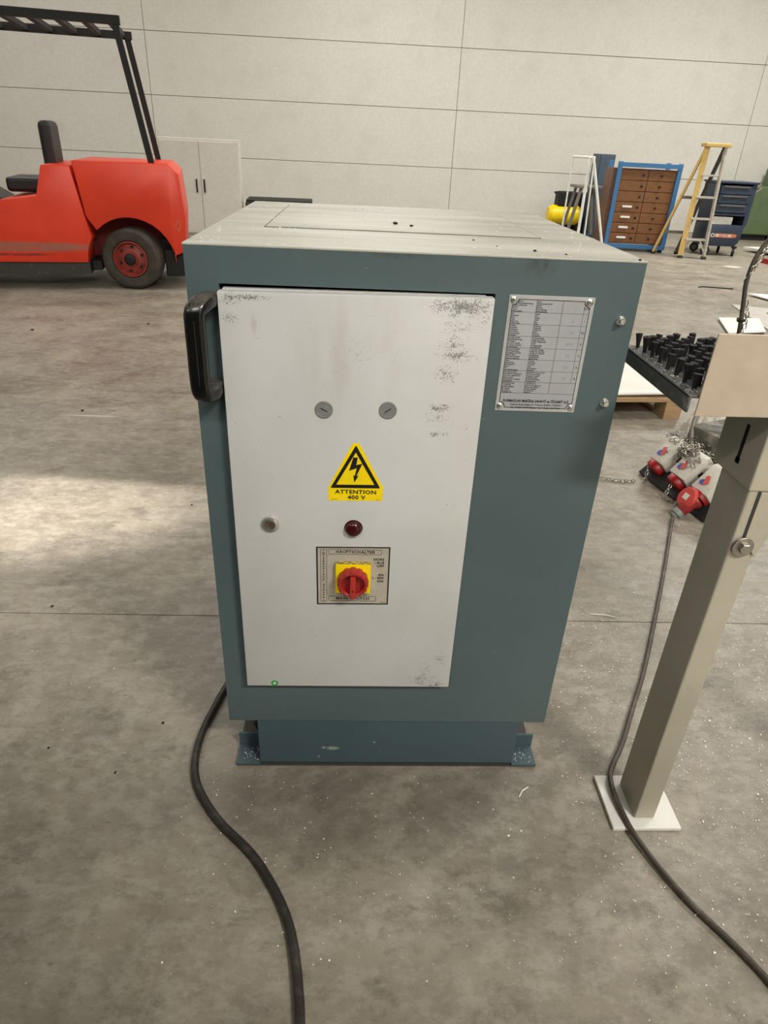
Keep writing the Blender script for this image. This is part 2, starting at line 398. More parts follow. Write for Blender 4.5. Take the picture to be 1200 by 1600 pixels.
# ------------------------------------------------------------------ structure
X0, X1, Y0, Y1, H = -9.0, 13.0, -5.0, 13.0, 5.6
fl = struct('floor', box(nb(), X0, X1, Y0, Y1, -.2, -.012), M_joint)
xs = [X0, -2.44, 8.9, X1]; ys = [Y0, .565, 12.0, Y1]; g = .0022
for i in range(3):
    for j in range(3):
        obj('concrete_slab', box(nb(), xs[i]+g, xs[i+1]-g, ys[j]+g, ys[j+1]-g, -.0115, 0), M_floor, fl)
struct('ceiling', box(nb(), X0, X1, Y0, Y1, H, H+.1), M_ceil)
def panel_wall(name, axis, c0, span, sgn):
    if axis == 'y': b = box(nb(), span[0], span[1], min(c0, c0+sgn*.1), max(c0, c0+sgn*.1), 0, H)
    else: b = box(nb(), min(c0, c0+sgn*.1), max(c0, c0+sgn*.1), span[0], span[1], 0, H)
    w_ = struct(name, b, M_grey)
    cnt = 0
    n = 4 if axis == 'y' else 3
    for kz in range(6):
        z0 = kz*.94+.004; z1 = min(z0+.932, H-.003)
        for kx in range(n):
            a = span[0]+(span[1]-span[0])*kx/n+.004; b_ = span[0]+(span[1]-span[0])*(kx+1)/n-.004
            if axis == 'y': bb = box(nb(), a, b_, min(c0-sgn*.02, c0), max(c0-sgn*.02, c0), z0, z1, .003, 1)
            else: bb = box(nb(), min(c0-sgn*.02, c0), max(c0-sgn*.02, c0), a, b_, z0, z1, .003, 1)
            obj('wall_panel', bb, M_wallw, w_)
panel_wall('wall_back', 'y', Y1, (X0, X1), 1)
struct('wall_front', box(nb(), X0, X1, Y0-.1, Y0, 0, H), M_wallw)
panel_wall('wall_left', 'x', X0, (Y0, Y1), -1)
panel_wall('wall_right', 'x', X1, (Y0, Y1), 1)

# hall lamps (fittings)
for i, (x, y, p) in enumerate(LAMPS):
    row = ['behind the photographer', 'over the middle of the hall', 'over the far end of the hall'][i//3]
    side = ['left', 'centre', 'right'][i % 3]
    t = thing('ceiling_light', 'long white high-bay lamp, %s one of the row %s' % (side, row), 'lamp', (x, y, 5.14), 0, 'hall lamps')
    obj('lamp_housing', prism(nb(), [(-1.25, 0), (1.25, 0), (1.2, .12), (-1.2, .12)], -.25, .25), M_grey, t)
    b = nb()
    for yy in (-.13, 0, .13): tube(b, [(-1.18, yy, .0), (1.18, yy, .0)], .018, 8)
    obj('lamp_tube', b, M_emit, t)
    b = nb(); tube(b, [(-.9, 0, .12), (-.9, 0, .462)], .006, 6); tube(b, [(.9, 0, .12), (.9, 0, .462)], .006, 6)
    obj('hanger', b, M_steel, t)

# ------------------------------------------------------------------ the control cabinet
W, D, T, BO = .72, .80, 1.158, .1515
cab = thing('electrical_cabinet', 'teal grey steel control cabinet with light grey door and yellow warning sticker', 'cabinet', (0, 0, 0))
b = nb()
hx0, hx1, hz0, hz1 = .0505, .4868, .279, 1.1015      # door opening
def q4(bm, *v):
    bm.faces.new([bm.verts.new(p) for p in v])
# front sheet with opening
gx = [0, hx0, hx1, W]; gz = [BO, hz0, hz1, T]
for i in range(3):
    for j in range(3):
        if i == 1 and j == 1: continue
        q4(b, (gx[i], 0, gz[j]), (gx[i+1], 0, gz[j]), (gx[i+1], 0, gz[j+1]), (gx[i], 0, gz[j+1]))
q4(b, (hx0, 0, hz0), (hx0, .05, hz0), (hx1, .05, hz0), (hx1, 0, hz0))
q4(b, (hx0, 0, hz1), (hx1, 0, hz1), (hx1, .05, hz1), (hx0, .05, hz1))
q4(b, (hx0, 0, hz0), (hx0, 0, hz1), (hx0, .05, hz1), (hx0, .05, hz0))
q4(b, (hx1, 0, hz0), (hx1, .05, hz0), (hx1, .05, hz1), (hx1, 0, hz1))
q4(b, (0, 0, BO), (0, 0, T-.0015), (0, D, T-.0015), (0, D, BO)); q4(b, (W, 0, BO), (W, D, BO), (W, D, T-.0015), (W, 0, T-.0015))
q4(b, (0, D, BO), (0, D, T-.0015), (W, D, T-.0015), (W, D, BO)); q4(b, (0, 0, BO), (0, D, BO), (W, D, BO), (W, 0, BO))
bmesh.ops.remove_doubles(b, verts=b.verts, dist=1e-5)
obj('body', b, M_teal, cab)
obj('inner_frame', box(nb(), hx0-.002, hx1+.002, .05, .06, hz0-.002, hz1+.002), M_dark, cab)
top = obj('top_sheet', box(nb(), -.0008, W+.0008, -.0008, D, T-.002, T+.0015, .001), M_top, cab, label='dust-covered sheet metal top')
obj('hatch_cover', box(nb(), .096, .606, .244, .72, T+.0015, T+.0035, .0008), M_top, cab, label='flat dusty cover plate let into the top')
b = nb(); frame(b, .0925, .6095, .2405, .7235, .0035, 0, .0004)
bmesh.ops.transform(b, matrix=Matrix.Translation((0, 0, T+.0016)) @ Matrix(((1, 0, 0, 0), (0, 0, 1, 0), (0, 1, 0, 0), (0, 0, 0, 1))), verts=b.verts)
obj('hatch_seam', b, M_chassis, cab)
# plinth
b = nb()
box(b, .0615, .664, .004, .05, .010, BO, .001)
box(b, .0615, .10, .05, .62, .010, BO); box(b, .625, .664, .05, .62, .010, BO); box(b, .10, .625, .58, .62, .010, BO)
obj('plinth', b, M_plinth, cab, label='blue grey plinth recessed under the body')
for s, (xa, xb) in enumerate(((.0055, .062), (.6635, .7235))):
    b = nb(); box(b, xa, xb, 0, .06, .004, .009, .0008); box(b, xa, xb, .056, .062, .009, .048, .0008)
    obj('angle_bracket', b, M_plinth, cab)
    xo, xi = (.004, .062) if s == 0 else (.664, .718)
    b = nb(); box(b, xo+.004, xi, .07, .30, .002, .008, .0008); obj('floor_plate', b, M_chassis, cab)
    cx = .047 if s == 0 else .677
    b = nb()
    lathe(b, [(.015, 0), (.015, .022), (.008, .022), (.008, .10), (.02, .10), (.02, .118), (.012, .122), (0, .122)], 6 if s == 0 else 12, Matrix.Translation((cx, .12, .008)))
    obj('anchor_bolt', b, M_blackpart, cab)
obj('base_plate', box(nb(), .0055, .7235, .002, .60, .0, .004), M_chassis, cab)
b = nb()
for i in range(60):
    s = random.choice((0, 1)); x = random.uniform(.02, .06) if s == 0 else random.uniform(.67, .715)
    y = random.uniform(.005, .05); a = random.uniform(0, 3); r_ = random.uniform(.0006, .0016)
    tube(b, [(x-r_*math.cos(a), y-r_*math.sin(a), .0098), (x+r_*math.cos(a), y+r_*math.sin(a), .0102)], r_*.5, 4)
obj('metal_chips', b, M_flake, cab, kind='stuff')
# door
DX0, DX1, DZ0, DZ1, DY = .0503, .4835, .2775, 1.0965, -.022
b = nb()
prism(b, [(DX0, DZ0), (DX1, DZ0+.0015), (DX1-.0005, DZ1+.002), (DX0, DZ1-.003)], DY, -.002, .0025)
prism(b, [(DX0+.006, DZ0+.006), (DX1-.012, DZ0+.006), (DX1-.012, DZ1+.002), (DX0+.006, DZ1-.001)], -.004, .012)
door = obj('door', b, M_door, cab, smooth=30, label='light grey painted door with dark smudges')
for cx, cz, a in ((.2149, .9068, .45), (.3229, .909, -.62)):
    t = obj('blanking_plug', lathe(nb(), [(.0152, -.004), (.0152, .0012), (.0143, .0022), (.012, .0022), (.0116, .0017), (0, .0017)], 40, disc_front(cx, DY, cz)), M_cap, door, smooth=30, label='round grey plastic hole plug')
b = nb(); lathe(b, [(.0165, -.004), (.0165, .0020), (.0150, .0048), (.0112, .0066), (.0108, .0048), (0, .0048)], 40, disc_front(.1155, DY, .6817))
lock = obj('door_lock', b, M_chrome, door, smooth=30, label='round chrome lock with brown core')
b = nb(); lathe(b, [(.0168, 0), (.0172, .0004), (.0168, .0012), (.0164, .0012)], 40, disc_front(.2695, DY, .6760))
lathe(b, [(.0150, -.004), (.0150, .0048), (.0138, .0085), (.0100, .0110), (.005, .0122), (0, .0125)], 40, disc_front(.2695, DY, .6760))
obj('signal_lamp', b, M_red_lens, door, smooth=40, label='dark red domed signal lamp')
for cx, cz in ((.2149, .9068), (.3229, .909)):
    pass
# (slots and lock core belong to the pieces above; they are sub-parts of the door, kept one level below it)
b = nb(); lathe(b, [(.0092, 0), (.0092, .0018), (.0080, .0024), (.0055, .0012), (0, .0012)], 28, disc_front(.1155, DY-.0046, .6817))
obj('lock_core', b, M_keyhole, door, smooth=30, label='brown key core of the lock')
for cx, cz, a in ((.2149, .9068, .45), (.3229, .909, -.62)):
    b = nb(); t = bmesh.new(); bmesh.ops.create_cube(t, size=1); bmesh.ops.scale(t, vec=(.0125, .0008, .0014), verts=t.verts)
    add(b, t, Matrix.Translation((cx, DY-.0017, cz)) @ Matrix.Rotation(a, 4, 'Y'))
    obj('plug_slot', b, M_black, door)
# warning sticker
sy_ = DY-.0004
def rp(poly, r, n=4):
    out = []
    m_ = len(poly)
    for i in range(m_):
        p0, p, p1 = Vector(poly[i-1]), Vector(poly[i]), Vector(poly[(i+1) % m_])
        a = p+(p0-p).normalized()*r; c_ = p+(p1-p).normalized()*r
        for k_ in range(n+1):
            t = k_/n; out.append(tuple((1-t)**2*a+2*t*(1-t)*p+t*t*c_))
    return out
b = nb(); prism(b, rp([(.2226, .7330), (.3206, .7345), (.3206, .7625), (.2760, .8470), (.2650, .8470), (.2226, .7610)], .002), sy_, DY+.001)
stk = obj('warning_sticker', b, M_yellow, door, label='yellow triangular high voltage sticker')
b = nb()
A = rp([(.2262, .7590), (.3160, .7602), (.2706, .8435)], .003); 
def inset_tri(ax, az, w_): pass
Bp = [(.2368, .7660), (.3052, .7670), (.2706, .8295)]
B2 = rp(Bp, .0006)
t = bmesh.new(); n = len(A)
for yv in (sy_-.0002,):
    va = [t.verts.new((x, yv, z)) for x, z in A]; vb = [t.verts.new((x, yv, z)) for x, z in B2]
    for i in range(n): t.faces.new((va[i], va[(i+1) % n], vb[(i+1) % n], vb[i]))
add(b, t)
bolt = [(.2662, .8200), (.2742, .8200), (.2718, .8052), (.2826, .8085), (.2724, .7836), (.2764, .7850), (.2690, .7708), (.2668, .7865), (.2694, .7836), (.2728, .7995), (.2592, .7938)]
prism(b, [(x, z) for x, z in bolt], sy_-.0003, sy_)
text(b, 'ATTENTION', .2722, .7515, .0108, sy_-.0002, bold=.03, sx=1.16, spacing=1.08)
text(b, '400 V', .2735, .7405, .0108, sy_-.0002, bold=.03, sx=1.16, spacing=1.08)
text(b, '376 - 8511', .234, .7362, .0028, sy_-.0002); text(b, 'No. 8', .3125, .7372, .0028, sy_-.0002)
obj('sticker_print', b, M_black, door)
# main switch label and rotary switch
lz0, lz1, lx0, lx1 = .5005, .6350, .2008, .3415
b = nb(); prism(b, [(lx0, lz0-.002), (lx1, lz0), (lx1-.001, lz1+.0008), (lx0-.001, lz1-.0012)], DY-.0006, DY+.001)
obj('switch_label', b, M_label_beige, door, label='aluminium main switch label with black border')
b = nb(); yy = DY-.0008
def bord(bm, P, w_, y):
    t = bmesh.new(); c_ = sum((Vector(p) for p in P), Vector((0, 0)))/len(P)
    ins = []
    for (x, z) in P: ins.append((x + (w_ if x < c_.x else -w_), z + (w_ if z < c_.y else -w_)))
    a = [t.verts.new((x, y, z)) for x, z in P]; bb = [t.verts.new((x, y, z)) for x, z in ins]
    for i in range(len(P)): j = (i+1) % len(P); t.faces.new((a[i], a[j], bb[j], bb[i]))
    add(bm, t)
bord(b, [(lx0, lz0-.002), (lx1, lz0), (lx1-.001, lz1+.0008), (lx0-.001, lz1-.0012)], .0027, yy)
frame(b, .2080, .2200, .5060, .6290, .0007, yy-.0002, yy, .002)
frame(b, .2235, .3245, .6175, .6290, .0007, yy-.0002, yy, .002)
frame(b, .2240, .3170, .5080, .5200, .0007, yy-.0002, yy, .002)
text(b, 'HAUPTSCHALTER', .2742, .6232, .0084, yy, bold=.03, spacing=1.15)
text(b, 'MAIN  SWITCH', .2710, .5140, .0086, yy, bold=.03, spacing=1.15)
v_ = 'INTERRUPTEUR GENERAL'
for i, ch in enumerate(v_): text(b, ch, .2140, .6255-i*.0061, .0062, yy, bold=.025)
for s, z in (('HORS', .6070), (': AUS', .5995), ('OFF', .5922)): text(b, s, .3300, z, .0073, yy, 'RIGHT', .03, 1.05, spacing=1.05)
for s, z in (('EN', .5712), ('1 : EIN', .5640), ('ON', .5565)): text(b, s, .3300, z, .0073, yy, 'RIGHT', .03, 1.05, spacing=1.05)
text(b, 'REC 2208', .331, .506, .0026, yy)
obj('label_print', b, M_black, door)
b = nb(); box(b, .2372, .3045, DY-.010, DY-.0006, .5330, .6010, .0008); sw = obj('switch_plate', b, M_yellow, door, label='square yellow switch plate')
box_ = box(nb(), .2376, .3041, DY-.0098, DY-.0010, .6008, .6018); obj('switch_plate_edge', box_, M_yellow_rim, door)
scx, scz = .2706, .5655
b = nb(); n = 96; t = bmesh.new()
def lobe(a, R, d): return R - d*(.5-.5*math.cos(12*a))**3
prof = [(.0298, .0, 1), (.0302, .006, 1), (.0298, .017, 1), (.0275, .0205, .7), (.0235, .0205, 0), (.0215, .0185, 0), (.0208, .0085, 0)]
rings = []
for (R, z, dd) in prof:
    rings.append([t.verts.new((lobe(2*PI*i/n, R, .0024*dd)*math.cos(2*PI*i/n), lobe(2*PI*i/n, R, .0024*dd)*math.sin(2*PI*i/n), z)) for i in range(n)])
for a, c_ in zip(rings, rings[1:]):
    for i in range(n): t.faces.new((a[i], a[(i+1) % n], c_[(i+1) % n], c_[i]))
t.faces.new(rings[-1]); bmesh.ops.recalc_face_normals(t, faces=t.faces)
add(b, t, disc_front(scx, DY-.010, scz))
obj('rotary_switch', b, M_switch_red, door, smooth=35, label='dusty red rotary main switch, scalloped rim')
b = nb(); prism(b, [(scx-.0058, scz-.0285), (scx+.0058, scz-.0285), (scx+.0050, scz+.0200), (scx-.0050, scz+.0200)], DY-.0345, DY-.018, .001)
obj('switch_lever', b, M_switch_red2, door, smooth=30, label='red grip bar pointing down')
b = nb(); lathe(b, [(.0019, 0), (.0019, .0004), (0, .0004)], 12, disc_front(scx, DY-.0345, scz-.010)); obj('lever_hole', b, M_black, door)
# green inspection sticker
b = nb(); lathe(b, [(.0074, 0), (.0074, .0004), (0, .0004)], 32, disc_front(.1090, DY, .2865)); obj('round_sticker', b, M_green, door, label='small round green inspection sticker')
b = nb(); text(b, '6', .1090, .2865, .0075, DY-.0006, bold=.03); lathe(b, [(.0036, 0), (.0036, .0001), (.0030, .0001)], 24, disc_front(.1090, DY-.0004, .2865), cap=False)
obj('sticker_number', b, M_white, door)
# handle
b = nb(); pz0, pz1 = .944, 1.077; hx = .0215; hy = -.052
pts = [(.0355, 0, pz1), (.0350, -.020, pz1+.002), (.0300, -.040, pz1+.001), (hx, hy, pz1-.010), (hx-.001, hy-.002, pz1-.03), (hx-.001, hy-.002, 1.01), (hx-.001, hy-.002, pz0+.012), (hx+.002, hy+.002, pz0-.006), (.0310, -.032, pz0-.010), (.0345, -.015, pz0-.008), (.0345, 0, pz0-.006)]
P = smooth_path(pts, 4); t = bmesh.new(); rings = []
for i, p in enumerate(P):
    d = (P[min(i+1, len(P)-1)]-P[max(i-1, 0)]).normalized()
    u = Vector((1, 0, 0)); u = (u-d*u.dot(d)).normalized(); v = d.cross(u)
    a_, b_ = .0155, .0125
    sec = []
    for k_ in range(16):
        an = 2*PI*k_/16; ca, sa = math.cos(an), math.sin(an); e = .62
        sec.append(p + u*a_*abs(ca)**e*(1 if ca > 0 else -1) + v*b_*abs(sa)**e*(1 if sa > 0 else -1))
    rings.append([t.verts.new(s) for s in sec])
for a, c_ in zip(rings, rings[1:]):
    for k_ in range(16): t.faces.new((a[k_], a[(k_+1) % 16], c_[(k_+1) % 16], c_[k_]))
t.faces.new(rings[0]); t.faces.new(rings[-1]); bmesh.ops.recalc_face_normals(t, faces=t.faces); add(b, t)
hd = obj('grab_handle', b, M_handle, cab, smooth=50, label='glossy black plastic grab handle')
b = nb(); tube(b, [(hx+.0005, hy-.0152, 1.058), (hx+.0005, hy-.0152, .955)], .0012, 6); obj('grip_ridge', b, M_bblack, hd)
# nameplate
nx0, nx1, nz0, nz1 = .5093, .6486, .9070, 1.1018; py = -.0012
npl = obj('nameplate', box(nb(), nx0, nx1, py, 0, nz0, nz1, .0004, 1), M_nplite, cab, label='riveted aluminium motor data plate')
f0x, f1x, f0z, f1z = nx0+.0058, nx1-.0058, nz0+.0062, nz1-.0062; rr = .0095
cs = [(nx0+.0075, nz1-.0080), (nx1-.0080, nz1-.0080), (nx1-.0075, nz0+.0085), (nx0+.0075, nz0+.0085)]
def notch(r):
    o = []
    for (cx, cz), (qx, qz), a0, sg in (((f0x, f1z), (1, -1), -PI/2, 1), ((f1x, f1z), (-1, -1), PI, 1), ((f1x, f0z), (-1, 1), PI/2, 1), ((f0x, f0z), (1, 1), 0, 1)):
        # concave quarter arcs, walking clockwise from the left side
        for i in range(7):
            a = a0 + sg*i*(PI/2)/6
            o.append((cx+r*math.cos(a), cz+r*math.sin(a)))
    return o
outer = notch(rr); 
obj('plate_field', prism(nb(), outer, py-.00015, py), M_nameplate, npl)
b = nb(); t = bmesh.new(); ccx, ccz = (f0x+f1x)/2, (f0z+f1z)/2
f0x += .0011; f1x -= .0011; f0z += .0011; f1z -= .0011
inner = notch(rr)
va = [t.verts.new((x, py-.0003, z)) for x, z in outer]; vb = [t.verts.new((x, py-.0003, z)) for x, z in inner]
for i in range(len(outer)): j = (i+1) % len(outer); t.faces.new((va[i], va[j], vb[j], vb[i]))
add(b, t)
yy = py-.0003
text(b, 'DURMAZLAR MAK\u0130NA SANAY\u0130 ve T\u0130CARET A.\u015e.', .579, .9255, .0062, yy, bold=.035, sx=.86)
text(b, 'Organize Sanayi B\u00f6lgesi 75. Yıl Bulvar\u0131 BURSA / TURKIYE', .579, .9190, .0041, yy, bold=.015, sx=.93)
text(b, 'Tel: +90 224  243 75 00 pbx    Fax: +90 224  243 75 80', .579, .9135, .0041, yy, bold=.015, sx=.93)
obj('plate_lettering', b, M_black, npl)
b = nb()
zt = nz1-.0145; secH = .01845; gx2, gx3 = .5985+.0, .6405
zrows = [zt+.006-i*secH for i in range(9)]
for i in range(1, 9):
    z = 1.0945-i*.01935; box(b, f0x, f1x if i < 8 else f1x, yy, yy+.0001, z-.00022, z+.00022)
box(b, .5975, .5981, yy, yy+.0001, 1.0945-8*.01935, 1.0945); box(b, .6330, .6335, yy, yy+.0001, 1.0945-7*.01935, 1.0945)
left = [['Motor', 'Motorbezeichnung', 'Potencia Motores', 'Motor', 'Accio', 'Motorstärke'], ['Faz', 'Stromart', 'Fase', 'Tipo', 'Fases No', 'Aufzu Nest'],
        ['Frekans', 'Frequenz', 'Frequence', 'Frecuencia', 'Frequentação', 'Frekvens'], ['Gerilim gücüsü', 'Betriebsspannung', 'Voltagem', 'Tension usuelle', 'Tensión nominale', 'Driftspänning'],
        ['Kumanda gerilim', 'Steuerspannung', 'Voltagem controle', 'Mano ugald', 'Tensión maniobra', 'Manöverspänning'], ['Akım', 'Nennstrom', 'Stromstärke', 'Strom', 'Pılı', 'Strömförbrukning'],
        ['Ana sigorta akımı', 'Courant de distribution', 'Corriente distribución', 'Motorü güçü', 'Distribucion corriente', 'Hauptsikring'],
        ['Standardına uyg', 'I. sınıfındaki', 'Schema elektrik', 'El. schema', 'El. número', 'Schaltplan Nr.']]
right = [['Motor', 'Puissance per motor', 'Motori', 'Motores', 'Motorleistung', 'Motorspänning'], ['Phases', 'Fuaz', 'Phasen', 'Aaled', 'Fase', 'Phase'],
         ['Frequency', 'Frequenza', 'Frequência', 'Jakson', 'Frekvens', 'Frequenza'], ['Working voltage', 'Voltaje de servicio', 'Tensão Trabalhante', 'Servizi', 'Driftsspænding', 'Käyttöjännite'],
         ['Command voltage', 'Voltaje de maniobra', 'Tensão de comando', 'Styrspänning', 'Ohjausjännite', 'Manövrering'], ['Current', 'Intensidad', 'Corrente', 'Amp', 'Strömstyrka', 'Belastning'],
         ['Distribution fuse current', 'Corte de corriente', 'Transporto fusível', 'Hauptsicherung', 'Grundströmsikring', 'Transformator'],
         ['E. standards no', 'Norma di progetto no', 'Norma de projecto', 'Circuito diagram', 'El. schema no', 'Schema nr']]
for i in range(8):
    for j in range(6):
        z = 1.0945-i*.01935-.0022-j*.00312
        dx = .008 if (i == 0 and j < 2) else 0
        text(b, left[i][j], .5168+dx, z, .0033, yy, 'LEFT', .02, .95)
        text(b, right[i][j], .5545, z, .0033, yy, 'LEFT', .02, .95)
for i, s in enumerate(['KW', '~', 'Hz', 'V', 'V', 'A', 'A']): text(b, s, .6380, 1.0945-i*.01935-.011, .0054, yy, bold=.01)
obj('table_print', b, M_dkgrey_print, npl)
b = nb()
for i, s in enumerate(['3', '3', '50', '400', '24', '23', '10']): text(b, s, .6190, 1.0945-i*.01935-.0115, .0078, yy)
obj('engraved_values', b, M_faint, npl)
for cx, cz in cs:
    b = nb(); lathe(b, [(.0056, 0), (.0054, .0010), (.0036, .0022), (.0013, .0024), (.0011, .0010), (0, .0010)], 24, disc_front(cx, py, cz))
    obj('rivet', b, M_chrome, npl, smooth=40)
    b = nb(); lathe(b, [(.0012, 0), (.0012, .0003), (0, .0003)], 10, disc_front(cx, py-.0021, cz)); obj('rivet_hole', b, M_black, npl)
for cx, cz in ((.6965, 1.0675), (.6985, .9275)):
    b = nb(); lathe(b, [(.0072, 0), (.0072, .0016), (.0048, .0018), (.0048, .0105), (.0040, .0130), (0, .0132)], 24, disc_front(cx, 0, cz))
    lathe(b, [(.0068, .0018), (.0068, .0066)], 6, disc_front(cx, 0, cz))
    obj('bolt_end', b, M_chrome, cab, smooth=35, label='short zinc bolt end with nut')
# swarf lying on the cabinet top
b = nb()
for i in range(260):
    x, y = random.uniform(.01, .71), random.uniform(.0, .7)**1.0+.004
    a = random.uniform(0, PI); s = random.uniform(.0006, .0019); z = T+.0045 if (.096 < x < .606 and y > .244) else T+.0022
    tube(b, [(x-s*math.cos(a), y-s*math.sin(a), z), (x+s*math.cos(a), y+s*math.sin(a), z+.0004)], s*.45, 4)
obj('swarf_specks', b, M_flake, cab, kind='stuff')
for x, y, s, lb in ((.555, .06, .0035, 'dark crumb near the front edge of the cabinet top, above the data plate'), (.34, .36, .006, 'largest dark crumb, lying on the hatch cover of the cabinet top'),
                    (.37, .33, .005, 'dark crumb just right of the largest one on the hatch cover'), (.6, .035, .0025, 'small dark crumb by the front edge, nearer the right corner of the cabinet top'),
                    (.5, .1, .002, 'tiny dark crumb in front of the hatch seam on the cabinet top'), (.47, .17, .0025, 'small dark crumb close to the hatch seam on the cabinet top'),
                    (.709, .004, .0035, 'dark crumb on the very front right corner of the cabinet top')):
    b = nb(); t = bmesh.new(); bmesh.ops.create_icosphere(t, subdivisions=1, radius=s)
    for v in t.verts: v.co *= random.uniform(.6, 1.15); v.co.z *= .5
    add(b, t, Matrix.Translation((x, y, T+(.0035 if y > .244 else .0015)+s*.35)))
    tag(obj('dirt_crumb', b, M_blackpart), lb, 'debris', 'dirt crumbs on the cabinet top')

# ------------------------------------------------------------------ bench with brush table on the right
be = thing('brush_table', 'grey steel brush table on square post beside the cabinet', 'table', (.933, -.10, 0))
O = Vector((-.933, .10, 0))
def wobj(name, bm, mat, parent, **kw):
    bmesh.ops.translate(bm, vec=O, verts=bm.verts); return obj(name, bm, mat, parent, **kw)
px0, px1, py0, py1 = .9105, .957, -.146, -.052
post = wobj('post', box(nb(), px0, px1, py0, py1, .010, .845, .0035), M_galv, be, label='square galvanised post')
wobj('sleeve', box(nb(), px0-.0028, px1+.045, py0-.0025, py1+.030, .835, .972, .003), M_galv, be, label='upper sleeve of the post')
b = nb(); prism(b, [(.9265, .7475), (.9300, .7475), (.9300, .8345), (1.0, .8345), (1.0, .8375), (.9265, .8375)], py0-.0012, py0+.001); wobj('slot_edge', b, M_chassis, be)
b = nb(); prism(b, [(.9300, .745), (.957, .71), (.990, .8345), (.9300, .8345)], py0-.004, py0-.0005, .0008); wobj('side_plate', b, M_galv, be)
b = nb(); lathe(b, [(.0185, 0), (.0185, .0025), (.0178, .003), (.008, .003), (.008, .0075)], 40, disc_front(.9300, py0-.004, .731))
wobj('washer', b, M_steel, be, smooth=30)
b = nb(); lathe(b, [(.0098, 0), (.0098, .0065), (.0088, .0072), (0, .0072)], 6, disc_front(.9305, py0-.007, .731)); wobj('bolt_head', b, M_steel, be)
b = nb(); box(b, px0-.0036, px0-.001, -.098, -.090, .862, .93); box(b, px0-.0036, px0-.001, -.100, -.088, .862, .872); wobj('side_slot', b, M_dark, be)
wobj('foot_plate', box(nb(), .856, 1.01, -.17, -.030, .0, .010, .002), M_sheet, be, label='pale square foot plate')
TX0, TX1, TY0, TY1 = .757, 1.52, -.168, .108
b = nb(); box(b, TX0, TX1, TY0, TY1, .996, 1.0, .0006, 1)
box(b, TX0, TX0+.003, TY0, TY1, .974, .998); box(b, TX0, TX1, TY1-.003, TY1, .974, .998); box(b, TX1-.003, TX1, TY0, TY1, .974, .998)
wobj('tray', b, M_tray, be, label='dark steel tray scattered with chips')
b = nb(); box(b, .885, 1.45, -.13, -.06, .972, .990, .002); box(b, .90, 1.40, .0, .04, .972, .990, .002); wobj('cross_beam', b, M_galv, be)
b = nb(); prism(b, [(.7700, .9700), (1.55, .9745), (1.55, 1.094), (.7712, 1.0920)], TY0-.004, TY0-.0008, .001); wobj('front_plate', b, M_plate, be, label='beige upright steel plate')
for px in (1.44,):
    b = nb(); box(b, px, px+.047, py0, py1, .010, .972, .0035); wobj('post', b, M_galv, be); b = nb(); box(b, px-.05, px+.1, -.17, -.03, 0, .010, .002); wobj('foot_plate', b, M_greyboard, be)
# bristle tufts: shared mesh
bt = nb(); lathe(bt, [(.0034, 0), (.0032, .003), (.0044, .013), (.0064, .0255), (.0050, .0262), (0, .0245)], 9)
me_t = bpy.data.meshes.new('bristle_tuft'); bt.to_mesh(me_t); bt.free(); me_t.materials.append(M_brush)
row = 0; cnt = 0
yv = TY1-.014
while yv > TY0+.012:
    xv = TX0+.019+(.016 if row % 2 else 0)
    while xv < 1.10:
        o = bpy.data.objects.new('bristle_tuft', me_t); COL.objects.link(o); o.parent = be
        o.location = Vector((xv, yv, 1.0))+O; o.rotation_euler = (random.uniform(-.13, .13), random.uniform(-.12, .16), random.uniform(0, 6))
        s = random.uniform(.88, 1.12); o.scale = (random.uniform(.85, 1.15), random.uniform(.85, 1.15), s); cnt += 1
        xv += .033
    yv -= .0165; row += 1
b = nb()
for i in range(160):
    x, y = random.uniform(TX0+.004, 1.1), random.uniform(TY0+.004, TY1-.004)
    if random.random() < .5: x = random.uniform(TX0+.003, TX0+.02)
    a = random.uniform(0, PI); s = random.uniform(.0004, .0013)
    tube(b, [(x-s*math.cos(a), y-s*math.sin(a), 1.0006), (x+s*math.cos(a), y+s*math.sin(a), 1.0010)], s*.45, 4)
wobj('swarf_specks', b, M_flake, be, kind='stuff')

# cable hanging down to the bench, with chain and zip ties
hc = thing('hanging_cable', 'grey brown cable hanging down behind the beige plate, chain twisted round it', 'cable', (.871, -.05, 1.0))
hp = [(.871, -.05, 1.001), (.8705, -.05, 1.04), (.870, -.05, 1.068), (.863, -.05, 1.112), (.858, -.05, 1.143), (.861, -.05, 1.176), (.872, -.05, 1.202), (.888, -.05, 1.224), (.915, -.05, 1.27), (.945, -.06, 1.34), (.96, -.06, 1.45), (.96, -.05, 2.2), (.96, 0, 5.6)]
hp = smooth_path([Vector(p)-Vector((.871, -.05, 1.0)) for p in hp], 5)
obj('cable', tube(nb(), hp, .0034, 10), M_cableg, hc, smooth=True)
def link(bm, c, d, side, ln=.011, wd=.0065, wr=.0011):
    d = Vector(d).normalized(); side = Vector(side); side = (side-d*side.dot(d)).normalized(); pts = []
    for i in range(12):
        a = 2*PI*i/12; pts.append(Vector(c)+d*(math.cos(a)*ln/2)+side*(math.sin(a)*wd/2))
    tube(bm, pts, wr, 5, closed=True)
b = nb(); acc = 0; i = 0; last = None; kk = 0
for i in range(1, 45):
    p = hp[i]; 
    if i >= len(hp): break
    if p.z > .45: break
def along(path, step):
    out = []; acc = 0.; out.append((path[0].copy(), (path[1]-path[0]).normalized()))
    for a, c_ in zip(path, path[1:]):
        seg = (c_-a).length; t = step-acc
        while t <= seg:
            out.append((a.lerp(c_, t/seg), (c_-a).normalized())); t += step
        acc = (acc+seg) % step
    return out
pts = along(hp, .0085)
